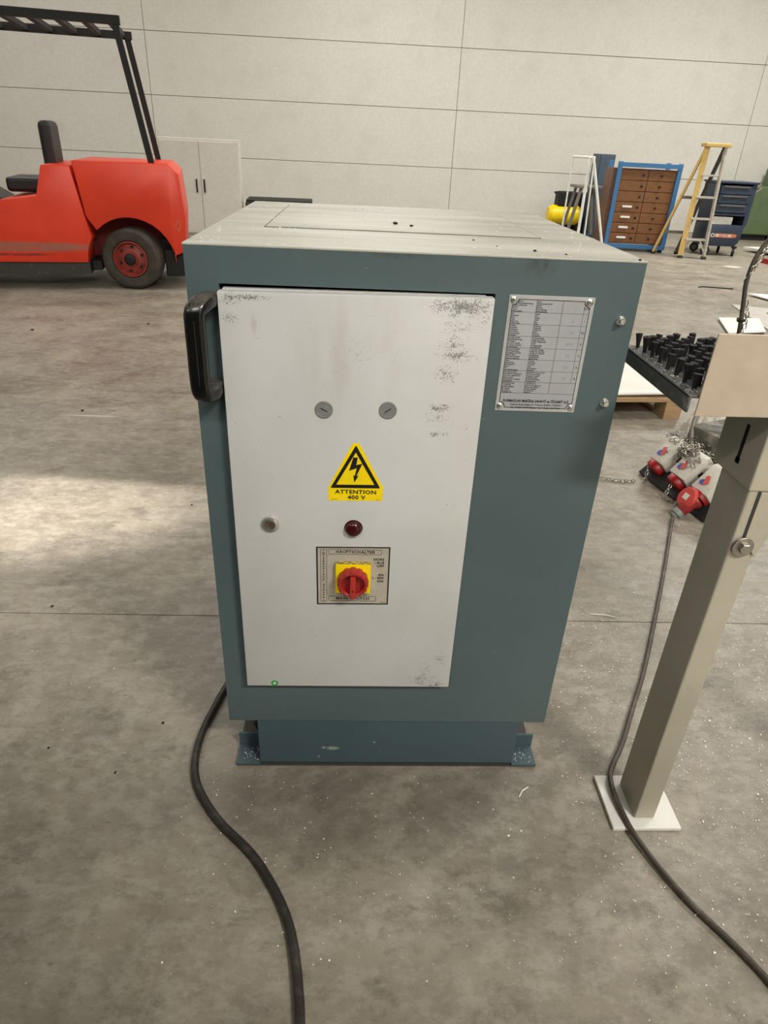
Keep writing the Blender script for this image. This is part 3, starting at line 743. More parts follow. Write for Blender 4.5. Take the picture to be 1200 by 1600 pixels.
for i, (p, d) in enumerate(pts[:60]):
    ph = i*.55; off = Vector((math.cos(ph), math.sin(ph), 0))*.0045 + Vector((.003, -.001, 0))
    link(b, p+off, d, (1, 0, 0) if i % 2 else (0, 1, 0), .0105, .0055, .0008)
obj('chain', b, M_steel, hc, smooth=True)
for zi in (13, 32):
    p = hp[zi-1]; d = (hp[zi]-p).normalized(); mt = Matrix.Translation(p) @ d.to_track_quat('Z', 'Y').to_matrix().to_4x4()
    b = nb(); lathe(b, [(.0040, -.0016), (.0056, -.0016), (.0056, .0016), (.0040, .0016)], 16, mt, cap=False); box_t = bmesh.new(); bmesh.ops.create_cube(box_t, size=.005); add(b, box_t, mt @ Matrix.Translation((-.0065, 0, 0)))
    obj('cable_tie', b, M_black, hc)

# ------------------------------------------------------------------ floor cables
b = tube(nb(), smooth_path([(.10, .70, .012), (.02, .55, .012), (-.03, .36, .012), (-.063, .243, .012), (-.078, .174, .012), (-.091, .099, .012), (-.093, .021, .012), (-.080, -.042, .012), (-.052, -.095, .012), (.0, -.16, .012), (.10, -.26, .012), (.18, -.42, .012), (.2, -.7, .010), (.12, -1.1, .010), (-.05, -1.45, .010)], 6), .009, 12)
tag(obj('power_cable', b, M_cable, smooth=True), 'thick black power cable curving over the floor left of the cabinet plinth', 'cable')

sb = thing('socket_distributor', 'portable power distributor with three white sockets and red caps on the floor', 'socket box', (1.80, 1.50, 0), math.radians(12))
# local frame: row of sockets runs along -y, sockets face -x and downwards
b = nb()
prism(b, [(-.10, .02), (.16, .0), (.17, .15), (.05, .17), (-.02, .11)], -.24, .20, .006)
obj('black_body', b, M_rub, sb, label='black rubber body')
b = nb(); prism(b, [(-.16, .012), (-.148, .0), (-.03, .105), (-.045, .115)], -.26, .21, .003); obj('front_flange', b, M_blackpart, sb)
TILT = math.radians(40)
for i, yc in enumerate((.135, -.015, -.165)):
    mt = Matrix.Translation((-.115, yc, .070)) @ Matrix.Rotation(-TILT, 4, 'Y')      # local +x runs up and back
    b = nb(); t = bmesh.new(); hw = .052
    prof = [(-.0, -.045), (.145, -.045), (.145, .045), (.125, .058), (.0, .040)]
    prism(t, prof, -hw, hw, .007); add(b, t, mt)
    s = obj('socket_housing', b, M_cee_body, sb, smooth=30, label=['white socket housing, far one', 'white socket housing, middle one', 'white socket housing with the red plug in it'][i])
    b = nb(); t = bmesh.new(); lathe(t, [(.030, 0), (.041, .004), (.043, .02), (.040, .030), (.034, .034), (0, .034)], 28, Matrix.Rotation(-PI/2, 4, 'Y')); box(t, -.034, -.004, -.016, .016, .03, .052, .004)
    add(b, t, mt)
    if i < 2: obj('red_cap', b, M_cee_red, s, smooth=35)
    else:
        b.free(); b = nb(); t = bmesh.new(); lathe(t, [(.044, -.004), (.046, .006), (.044, .018), (.036, .018)], 28, Matrix.Rotation(-PI/2, 4, 'Y')); add(b, t, mt); obj('socket_collar', b, M_cee_red, s, smooth=35)
        b = nb(); t = bmesh.new(); lathe(t, [(.046, 0), (.046, .008), (.040, .014), (0, .016)], 28); add(b, t, mt @ Matrix.Translation((-.050, -.004, .046)) @ Matrix.Rotation(math.radians(-18), 4, 'Y'))
        obj('open_cap', b, M_redprint, s, smooth=35)
        b = nb(); t = bmesh.new(); box(t, -.013, .013, -.014, .014, .0155, .0175, .001); add(b, t, mt @ Matrix.Translation((-.050, -.004, .046)) @ Matrix.Rotation(math.radians(-18), 4, 'Y')); obj('cap_label', b, M_cee_body, s)
    b = nb(); t = bmesh.new(); prism(t, [(-.045, -.013), (.0, -.018), (.006, .0), (-.038, .009)], -.0004, .0004); add(b, t, mt @ Matrix.Translation((.075, .01, .0505)) @ Matrix.Rotation(PI/2, 4, 'X')@ Matrix.Rotation(.4, 4, 'Y'))
    obj('red_mark', b, M_redprint, s)
    b = nb(); t = bmesh.new(); lathe(t, [(.014, 0), (.014, .0006), (0, .0006)], 12); add(b, t, mt @ Matrix.Translation((.040, .018, .0487))); obj('blue_mark', b, M_blue, s)
    b = nb(); t = bmesh.new(); box(t, .06, .085, -.0530, -.0515, .0, .012); add(b, t, mt); obj('latch_slot', b, M_black, s)
b = nb(); box(b, .03, .26, -.10, .12, .12, .25, .012); 
bmesh.ops.transform(b, matrix=Matrix.Translation((.02, .06, 0)) @ Matrix.Rotation(.2, 4, 'Z'), verts=b.verts)
obj('grey_back_box', b, worn('worn_grey_box', (88, 86, 78), (140, 134, 122), .5, .65, .6, 0, 14), sb, smooth=30)
arch = smooth_path([(.02, .10, .12), (.03, .16, .22), (.07, .20, .30), (.13, .19, .325), (.18, .13, .31), (.22, .05, .25), (.23, .0, .2)], 5)
obj('carry_handle', tube(nb(), arch, .010, 10), M_grey, sb, smooth=True)
# plug in the third socket and its cable
pl = thing('red_plug', 'red industrial plug in the nearest socket with cable leaving over the floor', 'plug', (1.687, 1.29, .07), 0)
pp = Vector((1.687, 1.29, .07))
rot = Matrix.Rotation(math.radians(12), 4, 'Z') @ Matrix.Rotation(-TILT, 4, 'Y') @ Matrix.Rotation(-PI/2, 4, 'Y')
b = nb(); t = bmesh.new(); lathe(t, [(.036, 0), (.038, .012), (.034, .02), (.028, .03), (.026, .075), (.023, .080)], 24, rot); add(b, t); obj('plug_body', b, plain('plug_red', (138, 36, 40), .4), pl, smooth=35)
b = nb(); t = bmesh.new(); lathe(t, [(.024, .078), (.026, .082), (.026, .100), (.019, .104), (.016, .114), (0, .114)], 12, rot); add(b, t); obj('cable_gland', b, M_glassy, pl, smooth=30)
tip = rot @ Vector((0, 0, .112))
cw = [pp+tip-Vector((0, 0, 0))] + [Vector(p) for p in [(1.575, 1.22, .012), (1.528, 1.128, .008), (1.412, .896, .008), (1.301, .68, .008), (1.213, .512, .008), (1.113, .325, .008), (1.025, .177, .008), (.961, .069, .008), (.905, -.012, .010), (.886, -.06, .019), (.884, -.12, .019), (.90, -.20, .012), (.95, -.32, .008), (1.05, -.5, .008), (1.12, -.8, .008), (1.05, -1.2, .008), (1.2, -2.2, .008)]]
cw = smooth_path([p-pp for p in cw], 6)
obj('plug_cable', tube(nb(), cw, .0062, 10), M_cableg, pl, smooth=True)
# chains of the socket box
def chain(name, path, label, group=None, ln=.022, wd=.014, wr=.0022):
    b = nb(); P = along(smooth_path(path, 8), ln*.72)
    for i, (p, d) in enumerate(P):
        link(b, p, d, (0, 0, 1) if i % 2 else (1, .3, 0) if abs(d.x) < .8 else (0, 1, 0), ln, wd, wr)
    return tag(obj(name, b, M_steel, smooth=True), label, 'chain', group)
chain('chain', [(1.40, 1.60, .010), (1.45, 1.585, .009), (1.50, 1.575, .009), (1.555, 1.575, .009)], 'short steel chain lying straight on the floor left of the socket box')
chain('chain', [(1.62, 1.62, .060), (1.605, 1.60, .03), (1.60, 1.58, .010), (1.585, 1.57, .010)], 'chain hanging from the farthest red cap')
chain('chain', [(1.645, 1.44, .055), (1.625, 1.42, .02), (1.63, 1.40, .010), (1.655, 1.375, .010), (1.64, 1.345, .010)], 'chain dangling from the middle red cap to the floor')
pile = nb(); 
for i in range(190):
    a = random.uniform(0, 2*PI); rad = abs(random.gauss(0, .075)); c_ = Vector((1.745+rad*math.cos(a)*.6, 1.525+rad*math.sin(a)*1.1, .19+random.uniform(-.04, .02)))
    link(pile, c_, (random.uniform(-1, 1), random.uniform(-1, 1), random.uniform(-.6, .6)), (random.uniform(-1, 1), random.uniform(-1, 1), random.uniform(-1, 1)+.01), .024, .014, .0024)
tag(obj('chain', pile, M_steel, smooth=True), 'tangled heap of steel chain on top of the socket box', 'chain', kind='stuff')
# crumpled film behind
b = nb(); t = bmesh.new(); bmesh.ops.create_grid(t, x_segments=14, y_segments=14, size=.5)
for v in t.verts:
    x, y = v.co.x*2, v.co.y*2
    v.co = Vector((x*.11, y*.15, .17*max(0, 1-(x*x+y*y)*.75)+.03*random.uniform(0, 1)+.012))
add(b, t)
o = obj('crumpled_film', b, M_cloth); o.location = (2.09, 2.06, 0); o.modifiers.new('s', 'SOLIDIFY').thickness = .003
tag(o, 'crumpled dirty white plastic film behind the socket box', 'film')

# ------------------------------------------------------------------ pallet with white sheets
pt = thing('wooden_pallet', 'wooden pallet carrying white sheets behind the cabinet', 'pallet', (.98, 2.33, 0), math.radians(4))
PLX, PLY = 1.14, 1.15
for i, yy_ in enumerate((0, .5, 1.02)):
    for xx in (0, .52, 1.04):
        obj('pallet_block', box(nb(), xx, xx+.10, yy_, yy_+.13, .022, .10, .003), M_pine, pt)
for xx in (0, .52, 1.04): obj('pallet_board', box(nb(), xx, xx+.10, 0, PLY, 0, .022, .002), M_pine, pt)
for i in range(8): obj('pallet_board', box(nb(), -.01, PLX+.01, i*.15, i*.15+.12, .10, .125, .002), M_pine, pt)
ws = nb(); t = bmesh.new(); bmesh.ops.create_grid(t, x_segments=10, y_segments=24, size=.5)
for v in t.verts:
    x, y = (v.co.x+.5), (v.co.y+.5)
    v.co = Vector((x*.64, y*1.16, .012*math.sin(y*7+x*2)*x+.018))
add(ws, t); o = obj('white_sheet', ws, M_sheet, smooth=True); o.location = (1.462, 2.372, .126); o.rotation_euler = (0, 0, math.radians(4))
o.modifiers.new('s', 'SOLIDIFY').thickness = .012
tag(o, 'large white board lying slightly bowed on the wooden pallet', 'sheet')
def sheet(name, poly, z, th, mat, label, cat='sheet', group=None):
    t = bmesh.new(); a = [t.verts.new((x, y, z)) for x, y in poly]; b_ = [t.verts.new((x, y, z+th)) for x, y in poly]
    t.faces.new(a[::-1]); t.faces.new(b_)
    for i in range(len(poly)): j = (i+1) % len(poly); t.faces.new((a[i], a[j], b_[j], b_[i]))
    bmesh.ops.recalc_face_normals(t, faces=t.faces)
    return tag(obj(name, t, mat), label, cat, group)
sheet('white_board', [(3.62, 5.05), (4.02, 5.07), (3.80, 4.55), (3.42, 4.45)], .0145, .01, M_sheet, 'white board on the floor behind the top edge of the beige plate')
sheet('white_board', [(4.58, 6.35), (5.6, 6.2), (5.4, 5.5), (4.75, 5.75)], .0145, .012, M_sheet, 'pointed white board farther out on the floor right of the hanging cable')
sheet('grey_board', [(4.1, 5.75), (5.1, 5.3), (4.6, 4.0), (3.85, 4.45)], 0, .014, M_greyboard, 'large grey board lying flat right of the hanging cable')
sheet('white_board', [(6.6, 10.35), (8.2, 10.6), (8.1, 9.9), (6.75, 9.85)], .04, .03, M_sheet, 'flat white board on the floor right of the blue trolley')
sheet('red_box', [(6.2, 9.05), (6.6, 9.1), (6.65, 8.85), (6.22, 8.8)], 0, .06, M_cee_red, 'small flat red box on the floor at the right edge', 'box')
for pts_, lab in (([(4.2, 6.72, .006), (4.27, 6.77, .006), (4.6, 6.70, .006)], 'thin dark stick lying on the open floor right of the cabinet'), ([(4.25, 5.35, .018), (4.6, 5.2, .018)], 'short dark stick on the grey board')):
    tag(obj('stick', tube(nb(), pts_, .006, 6), M_blackpart), lab, 'stick')

# ------------------------------------------------------------------ swarf over the floor (uncountable)
b = nb(); vs = []; fs = []
def flake(x, y, s):
    a = random.uniform(0, 2*PI); e = random.uniform(.25, .9); z = .0012
    n = len(vs); ca, sa = math.cos(a), math.sin(a)
    for (u, v, h) in ((-s, -s*e, 0), (s, -s*e*.6, s*.3), (s*.8, s*e, s*.5), (-s*.7, s*e*.8, s*.8)):
        vs.append((x+u*ca-v*sa, y+u*sa+v*ca, z+h))
    fs.append((n, n+1, n+2, n+3))
for i in range(13000):
    if i < 11200:
        x = random.gauss(1.35, .42); y = random.gauss(.25, .6)
        if x < .78: continue
    elif i < 12500: x = random.uniform(-1.6, 3.5); y = random.uniform(-.6, 5)
    else: x = random.uniform(-.1, 1.2); y = random.uniform(-.45, .05)
    if -.02 < x < .74 and y > -.01: continue
    if .85 < x < 1.02 and -.18 < y < -.02: continue
    flake(x, y, random.choice((.0006, .0008, .0010, .0013, .0018)) * (1.6 if random.random() < .06 else 1))
me = bpy.data.meshes.new('swarf_flakes'); me.from_pydata(vs, [], fs); me.materials.append(M_flake)
o = bpy.data.objects.new('swarf_flakes', me); COL.objects.link(o); tag(o, 'bright metal chips sprinkled over the concrete floor', 'swarf', kind='stuff')
b.free()
b = nb(); tube(b, [(1.045, .60, .002), (1.09, .595, .004), (1.12, .585, .002)], .0016, 5); tag(obj('wire_scrap', b, M_flake), 'white wire scrap on the floor beside the floor cable', 'scrap')
b = nb(); tube(b, [(.665, -.085, .002), (.675, -.07, .004), (.692, -.058, .002)], .0015, 5); tag(obj('wire_scrap', b, M_flake), 'pale wire scrap on the floor in front of the plinth', 'scrap')
for x, y, s, lb in ((-1.35, 4.15, .012, 'dark crumb on the open floor in front of the forklift wheel'), (-2.1, 3.85, .016, 'large dark crumb on the floor in front of the forklift side panel'),
                    (-.38, 1.27, .005, 'dark crumb on the floor in the bright patch beside the cabinet'), (-1.17, 2.27, .010, 'dark crumb at the left end of the white scratch on the floor'),
                    (-.66, .60, .006, 'dark crumb sitting on the floor joint left of the cabinet'), (-.27, -.02, .004, 'dark crumb nearest the black power cable'),
                    (-.45, .05, .004, 'dark crumb between the power cable and the left picture edge'), (-.2, .13, .005, 'dark crumb just behind the bend of the power cable'),
                    (-.76, -.05, .005, 'dark crumb on the floor closest to the lower left of the photo')):
    t = bmesh.new(); bmesh.ops.create_icosphere(t, subdivisions=1, radius=s)
    for v in t.verts: v.co *= random.uniform(.6, 1.15); v.co.z *= .45
    o = obj('floor_crumb', t, M_blackpart); o.location = (x, y, s*.3); tag(o, lb, 'debris', 'dark crumbs on the left floor')

# ------------------------------------------------------------------ forklift
ANG = math.atan2(.198, .98)
fk = thing('forklift', 'red counterbalance forklift parked beyond the cabinet on the left', 'forklift', (-1.834, 5.44, 0), ANG)
def arc(cx, cz, r, a0, a1, n): return [(cx+r*math.cos(a0+(a1-a0)*i/n), cz+r*math.sin(a0+(a1-a0)*i/n)) for i in range(n+1)]
ar = arc(.02, .235, .385, PI, 0, 16)
WD = 1.12
front = [(-1.58, .235), (-.365, .235)] + [p for p in ar if p[0] < -.345][1:] + [(-.345, .45), (-.395, 1.02), (-.62, 1.02), (-.70, .78), (-1.0, .74), (-1.10, .615)]
front = [(-1.58, .235), (-.365, .235)] + [p for p in ar if -.365 < p[0] < -.30] + [(-.335, .62), (-.395, 1.02), (-.62, 1.02), (-.70, .78), (-1.0, .74), (-1.10, .615)]
obj('side_body', prism(nb(), front, 0, WD, .008), M_red, fk, smooth=30, label='scuffed red body panel ahead of the wheel')
rear = [p for p in ar if p[0] >= -.30] + [(.405, .30), (.50, .34), (.525, .62), (.50, .98), (.42, 1.06), (-.375, 1.06), (-.325, .62)]
obj('counterweight', prism(nb(), rear, 0.004, WD-.004, .008), M_red, fk, smooth=30, label='red counterweight over the rear wheel')
b = nb(); prism(b, [(-.35, .25), (.40, .25), (.40, .60), (-.35, .60)], .34, .36); obj('wheel_house', b, M_red2, fk)
b = nb(); box(b, -1.62, -.36, .03, WD-.03, .13, .236, .004); obj('chassis_rail', b, M_chassis, fk)
b = nb(); box(b, -1.33, -1.17, .018, .05, .16, .232); box(b, .30, .52, .1, 1.0, .10, .34, .01); box(b, -.34, .34, .36, .76, .18, .30); obj('underbody', b, M_blackpart, fk)
b = nb(); box(b, -.34, -.26, .06, .2, .16, .24, .004); box(b, .26, .36, .22, .34, .25, .42, .01); tube(b, [(.2, .3, .35), (.3, .3, .33), (.38, .3, .2)], .02, 8); obj('steer_linkage', b, M_blackpart, fk)
b = nb(); frame(b, -.028, .028, -.028, .028, .008, -.001, .0); bmesh.ops.transform(b, matrix=Matrix.Translation((.455, 0, .56)) @ Matrix.Diagonal((.7, 1, 1.3, 1)) @ Matrix.Rotation(PI/4, 4, 'Y'), verts=b.verts); obj('side_emblem', b, M_orange, fk, label='worn pale diamond emblem')
def wheel(loc, R, wd, steer, lab=None):
    mt = Matrix.Translation(loc) @ Matrix.Rotation(steer, 4, 'Z') @ FRONT       # local +z is outward
    b = nb(); pr = [(R*.60, -.03), (R*.62, .0), (R*.72, .012), (R*.90, .008), (R*.985, -.012), (R, -.03), (R, -wd+.03), (R*.97, -wd), (R*.6, -wd)]
    lathe(b, pr, 48, mt, cap=False)
    t_ = obj('wheel', b, M_tyre, fk, smooth=35, label='dusty black solid tyre')
    b = nb(); lathe(b, [(R*.60, -.035), (R*.585, .0), (R*.55, .002), (R*.53, -.03), (R*.50, -.045), (R*.27, -.02), (R*.24, .0), (R*.20, .0), (R*.20, -.05), (0, -.05)], 40, mt, cap=False)
    rim = obj('rim', b, M_rim, t_, smooth=35)
    b = nb(); lathe(b, [(R*.20, -.03), (R*.20, .012), (R*.12, .03), (R*.10, .034), (0, .034)], 24, mt); obj('hub', b, M_blackpart, t_, smooth=35)
    for k_ in range(6):
        a = k_*PI/3+.35; b = nb(); lathe(b, [(R*.065, 0), (R*.065, .004), (0, .004)], 12, mt @ Matrix.Translation((math.cos(a)*R*.385, math.sin(a)*R*.385, -.034))); obj('rim_hole', b, M_blackpart, t_)
    return t_
wheel((0, .0, .265), .265, .22, math.radians(-13)); wheel((0, WD, .265), .265, .22, math.radians(180-13))
wheel((-1.85, .0, .33), .33, .26, 0); wheel((-1.85, WD, .33), .33, .26, PI)
b = nb(); prism(b, [(-1.62, .26), (-1.13, .62), (-1.13, .70), (-1.40, .86), (-2.20, .86), (-2.22, .70), (-2.0, .72), (-1.66, .66), (-1.50, .42), (-1.66, .24)], .02, .5, .004); prism(b, [(-1.62, .26), (-1.13, .62), (-1.13, .70), (-1.40, .86), (-2.20, .86), (-2.22, .70), (-2.0, .72), (-1.66, .66), (-1.50, .42), (-1.66, .24)], .62, 1.1, .004)
obj('front_fender', b, M_chassis, fk)
b = nb(); box(b, -1.75, -1.0, .3, .82, .24, .42); obj('footwell', b, M_blackpart, fk)
b = nb(); prism(b, [(-1.78, .42), (-1.55, .42), (-1.50, 1.15), (-1.62, 1.2), (-1.75, 1.1)], .2, .92, .01); obj('dash_cowl', b, M_blackpart, fk)
b = nb(); box(b, -1.0, -.56, .32, .80, .78, .90, .03); obj('seat', b, M_fabric, fk)
b = nb(); box(b, -.66, -.56, .34, .78, .90, 1.35, .04); obj('seat_back', b, M_fabric, fk)
b = nb(); tube(b, [(-1.55, .56, 1.15), (-1.38, .56, 1.22)], .02, 8); lathe(b, [(.15, -.012), (.165, 0), (.15, .012), (.135, 0)], 28, Matrix.Translation((-1.37, .56, 1.225)) @ Matrix.Rotation(.9, 4, 'Y'), cap=False); obj('steering_wheel', b, M_rub, fk)
for s in (.06, WD-.06):
    b = nb(); bar(b, (.28, s, 1.05), (.12, s, 2.05), .05, .05); obj('guard_post', b, M_blackpart, fk)
    b = nb(); bar(b, (-1.66, s, .86), (-1.36, s, 2.05), .05, .05); obj('guard_post', b, M_blackpart, fk)
b = nb(); box(b, -1.40, .16, .03, .09, 2.04, 2.10); box(b, -1.40, .16, WD-.09, WD-.03, 2.04, 2.10)
obj('guard_rail', b, M_blackpart, fk)
for i in range(8):
    obj('guard_bar', box(nb(), -1.38+i*.205, -1.33+i*.205, .09, WD-.09, 2.05, 2.09), M_blackpart, fk)
for s in (.3, .76):
    b = nb(); box(b, -2.32, -2.2, s-.04, s+.04, .08, 2.3, .004); obj('mast_rail', b, M_chassis, fk)
    b = nb(); prism(b, [(-2.36, .05), (-3.3, .05), (-3.3, .065), (-2.4, .09), (-2.4, .5), (-2.36, .5)], s-.05, s+.05); obj('fork', b, M_chassis, fk)
b = nb(); box(b, -2.35, -2.17, .26, .8, 2.2, 2.28); box(b, -2.35, -2.17, .26, .8, .9, .98); box(b, -2.36, -2.3, .2, .86, .3, .38); obj('mast_crosspiece', b, M_chassis, fk)

# ------------------------------------------------------------------ far left: white stacked boards behind the forklift
st_ = thing('white_cabinet', 'white steel cabinet standing behind the right end of the forklift', 'cabinet', (-2.35, 8.75, 0), math.radians(6))
obj('body', box(nb(), 0, 1.02, 0, .5, .10, 1.25, .004), M_wallw, st_)
obj('sill', box(nb(), -.01, 1.03, -.02, .5, .0, .095, .003), M_greyboard, st_)
for i in range(2):
    obj('cabinet_door', box(nb(), .012+i*.50, .502+i*.50, -.016, 0, .12, 1.22, .003), M_wallw, st_)
    obj('door_handle', box(nb(), .44+i*.10, .46+i*.10, -.035, -.016, .62, .78, .003), M_blackpart, st_)
t = thing('dark_crate', 'dark brown crate standing right of the white steel cabinet', 'crate', (-1.28, 8.9, 0), math.radians(4))
obj('crate_body', box(nb(), 0, .9, 0, .6, .05, .55, .005), M_blackpart, t)
for z in (.07, .23, .39): obj('crate_slat', box(nb(), -.01, .91, -.02, 0, z, z+.13, .003), plain('dark_brown_slat', (62, 54, 44), .7), t)
for x in (.02, .78): obj('crate_runner', box(nb(), x, x+.1, 0, .6, 0, .05), M_blackpart, t)

# ------------------------------------------------------------------ far right: drawers, ladder, trolley
dr = thing('drawer_cabinet', 'brown wooden drawer cabinet held in a blue steel frame', 'drawers', (4.06, 9.78, 0), math.radians(-6))
obj('carcass', box(nb(), -.05, .91, .03, .55, .105, 1.13, .004), M_wood2, dr)
for rw in range(7):
    for cl in range(2):
        z = .115+rw*.144; x = .064+cl*.405
        d_ = obj('drawer', box(nb(), x, x+.398, .004, .03, z, z+.136, .004), M_wood, dr)
        if cl == 0 and rw < 4:
            b = nb(); box(b, x+.11, x+.25, -.012, .004, z+.062, z+.09, .003); obj('label_holder', b, M_white, d_)
        b = nb(); kx = x+(.33 if cl == 0 else .19); lathe(b, [(.008, 0), (.008, .012), (.018, .018), (.018, .026), (0, .03)], 12, disc_front(kx, .004, z+.07)); obj('knob', b, M_blackpart, d_)
for x in (0, .87): obj('frame_upright', box(nb(), x, x+.06, -.03, .02, .04, 1.22, .003), M_bluef, dr)
for x in (0, .87): obj('frame_upright', box(nb(), x, x+.06, .56, .61, .04, 1.22, .003), M_bluef, dr)
b = nb(); box(b, 0, .93, -.032, .02, .04, .10, .003); obj('frame_rail', b, M_bluef, dr)
b = nb(); box(b, 0, .93, -.032, .02, 1.15, 1.21, .003); obj('frame_rail', b, M_bluef, dr)
b = nb(); box(b, 0.005, .055, .02, .56, .045, .095); box(b, .875, .925, .02, .56, .045, .095); obj('frame_rail', b, M_bluef, dr)
for x, y in ((.05, .02), (.88, .02), (.05, .58), (.88, .58)):
    b = nb(); lathe(b, [(.03, 0), (.034, .01), (.034, .03), (.02, .035), (.02, .045)], 12, Matrix.Translation((x, y, 0))); obj('foot', b, M_blackpart, dr)

ld = thing('stepladder', 'yellow and aluminium stepladder standing between the drawers and the blue trolley', 'ladder', (5.04, 9.19, 0), 0)
Tt = 1.45
F0, F1 = Vector((0, 0, 0)), Vector((.335, -.045, 0)); R0, R1 = Vector((-.25, .40, 0)), Vector((.12, .42, 0))
A0, A1 = Vector((.055, .10, Tt)), Vector((.30, .07, Tt))
for a_, c_, mt_, wdt in ((F0, A0, M_ladder, .075), (F1, A1, M_ladw, .045)):
    obj('front_rail', bar(nb(), a_+Vector((0, 0, .03)), c_, .03, wdt) if mt_ is M_ladw else bar(nb(), a_+Vector((0, 0, .03)), c_, .075, .03), mt_, ld)
    obj('foot', box(nb(), a_.x-.03, a_.x+.03, a_.y-.03, a_.y+.03, 0, .04, .003), M_chassis, ld)
for a_, c_, mt_ in ((R0, A0+Vector((0, .02, 0)), M_ladder), (R1, A1+Vector((0, .02, 0)), M_chassis)):
    obj('rear_leg', bar(nb(), a_+Vector((0, 0, .03)), c_, .055, .03), mt_, ld)
    obj('foot', box(nb(), a_.x-.03, a_.x+.03, a_.y-.02, a_.y+.02, 0, .035, .003), M_rub, ld)
for i, z in enumerate((.27, .55, .83, 1.11)):
    p = F0.lerp(A0, z/Tt); q = F1.lerp(A1, z/Tt)
    obj('step', bar(nb(), Vector((p.x, p.y+.02, z)), Vector((q.x, q.y+.02, z)), .09, .03) if False else box(nb(), p.x, q.x, min(p.y, q.y)-.01, max(p.y, q.y)+.07, z-.025, z, .003), M_ladw, ld)
for a_, s in ((F0, 1), (F1, -1)):
    p = F0.lerp(A0, .1) if s > 0 else F1.lerp(A1, .1)
    obj('brace', bar(nb(), Vector((p.x+.01*s, p.y, .10)), Vector((p.x+.10*s, p.y+.02, .25)), .012, .02), M_ladw, ld)
obj('top_cap', box(nb(), .0, .36, .02, .20, Tt, Tt+.05, .01), M_ladder, ld)
for z in (.32, .8):
    p = R0.lerp(A0, z/Tt); q = R1.lerp(A1, z/Tt); obj('rear_brace', bar(nb(), (p.x, p.y+.01, z), (q.x, q.y+.01, z), .025, .04), M_grey, ld)

tr = thing('tool_trolley', 'dark blue tool trolley on castors with an orange sticker', 'trolley', (5.55, 9.62, 0), math.radians(-3))
prof = [(0, .14), (.48, .14), (.53, .20), (.56, .44), (-.0, .44)]
obj('lower_bin', prism(nb(), prof, 0, .48, .006), M_navy, tr, smooth=30)
b = nb(); box(b, 0, .05, 0, .48, .44, 1.0, .004); box(b, .52, .58, 0, .48, .44, 1.0, .004); box(b, .05, .52, .40, .48, .44, 1.0); obj('side_panel', b, M_navy, tr)
obj('shelf', box(nb(), .05, .52, -.005, .42, .57, .60, .002), M_navy, tr)
obj('open_bay', box(nb(), .052, .518, .38, .40, .442, .57), M_dark, tr)
for i in range(3): 
    d_ = obj('drawer', box(nb(), .055, .515, -.012, .40, .61+i*.125, .725+i*.125, .004), M_navy, tr); obj('drawer_pull', box(nb(), .10, .47, -.025, -.012, .70+i*.125, .715+i*.125), M_steel, d_)
obj('top_tray', box(nb(), -.02, .60, -.02, .50, 1.0, 1.03, .008), M_navy, tr)
b = nb(); tube(b, [(.58, .02, .9), (.66, .02, .95), (.66, .46, .95), (.58, .46, .9)], .012, 8); obj('push_handle', b, M_steel, tr)
b = nb(); prism(b, [(.14, .265), (.40, .262), (.47, .272), (.47, .312), (.41, .318), (.14, .318)], -.002, 0); stc = obj('sticker', b, M_orange, tr, label='orange and white advertising sticker')
b = nb(); prism(b, [(.16, .275), (.38, .273), (.40, .308), (.16, .31)], -.0028, -.002); obj('sticker_field', b, M_cee_body, stc)
b = nb(); text(b, 'GEDORE', .275, .291, .038, -.0032, bold=.03); obj('sticker_word', b, M_redprint, stc)
b = nb(); lathe(b, [(.028, 0), (.028, .003), (.018, .003)], 16, disc_front(.11, 0, .29), cap=False); obj('sticker_ring', b, M_white, stc)
def castor(x, y, R, parent, swivel=0):
    b = nb(); mt = Matrix.Translation((x, y, R)) @ Matrix.Rotation(swivel, 4, 'Z') @ FRONT
    lathe(b, [(R*.6, -.018), (R*.62, .018), (R*.95, .018), (R, .010), (R, -.010), (R*.95, -.018)], 24, mt, cap=False); w_ = obj('castor', b, M_rub, parent, smooth=35)
    b = nb(); lathe(b, [(R*.62, -.014), (R*.62, .014), (R*.3, .018), (R*.3, .024), (0, .024)], 20, mt, cap=True); obj('castor_hub', b, M_grey, w_, smooth=35)
    b = nb(); box(b, x-.03, x+.03, y-.03, y+.03, R*2, .142); obj('castor_bracket', b, M_blackpart, parent)
castor(.06, .02, .068, tr); castor(.50, .03, .058, tr, 1.2); castor(.06, .45, .068, tr); castor(.44, .42, .058, tr, 1.1)
# papers in the open bay
tag(obj('white_papers', box(nb(), 5.62, 5.92, 9.64, 9.92, .4425, .55, .004), M_white), 'stack of white papers in the open bay of the blue trolley', 'papers')

gm = thing('green_machine_bed', 'green painted machine housing against the back wall at the right', 'machine', (8.0, 12.05, 0), 0)
obj('housing', box(nb(), 0, 3.0, 0, .8, .14, 1.2, .02), M_greenm, gm)
obj('cover_panel', box(nb(), .05, 1.45, -.03, 0, .30, .66, .01), M_greenm, gm); obj('cover_panel', box(nb(), 1.5, 2.95, -.03, 0, .30, .66, .01), M_greenm, gm)
obj('base', box(nb(), .05, 2.95, .05, .75, 0, .14), M_blackpart, gm)
gm2 = thing('green_machine_bed', 'lower green machine bed between the blue trolley and the right edge', 'machine', (7.45, 12.0, 0), 0)
obj('housing', box(nb(), -.35, .5, 0, .8, .10, .9, .02), M_greenm, gm2); obj('base', box(nb(), -.3, .45, .05, .75, 0, .10), M_blackpart, gm2)

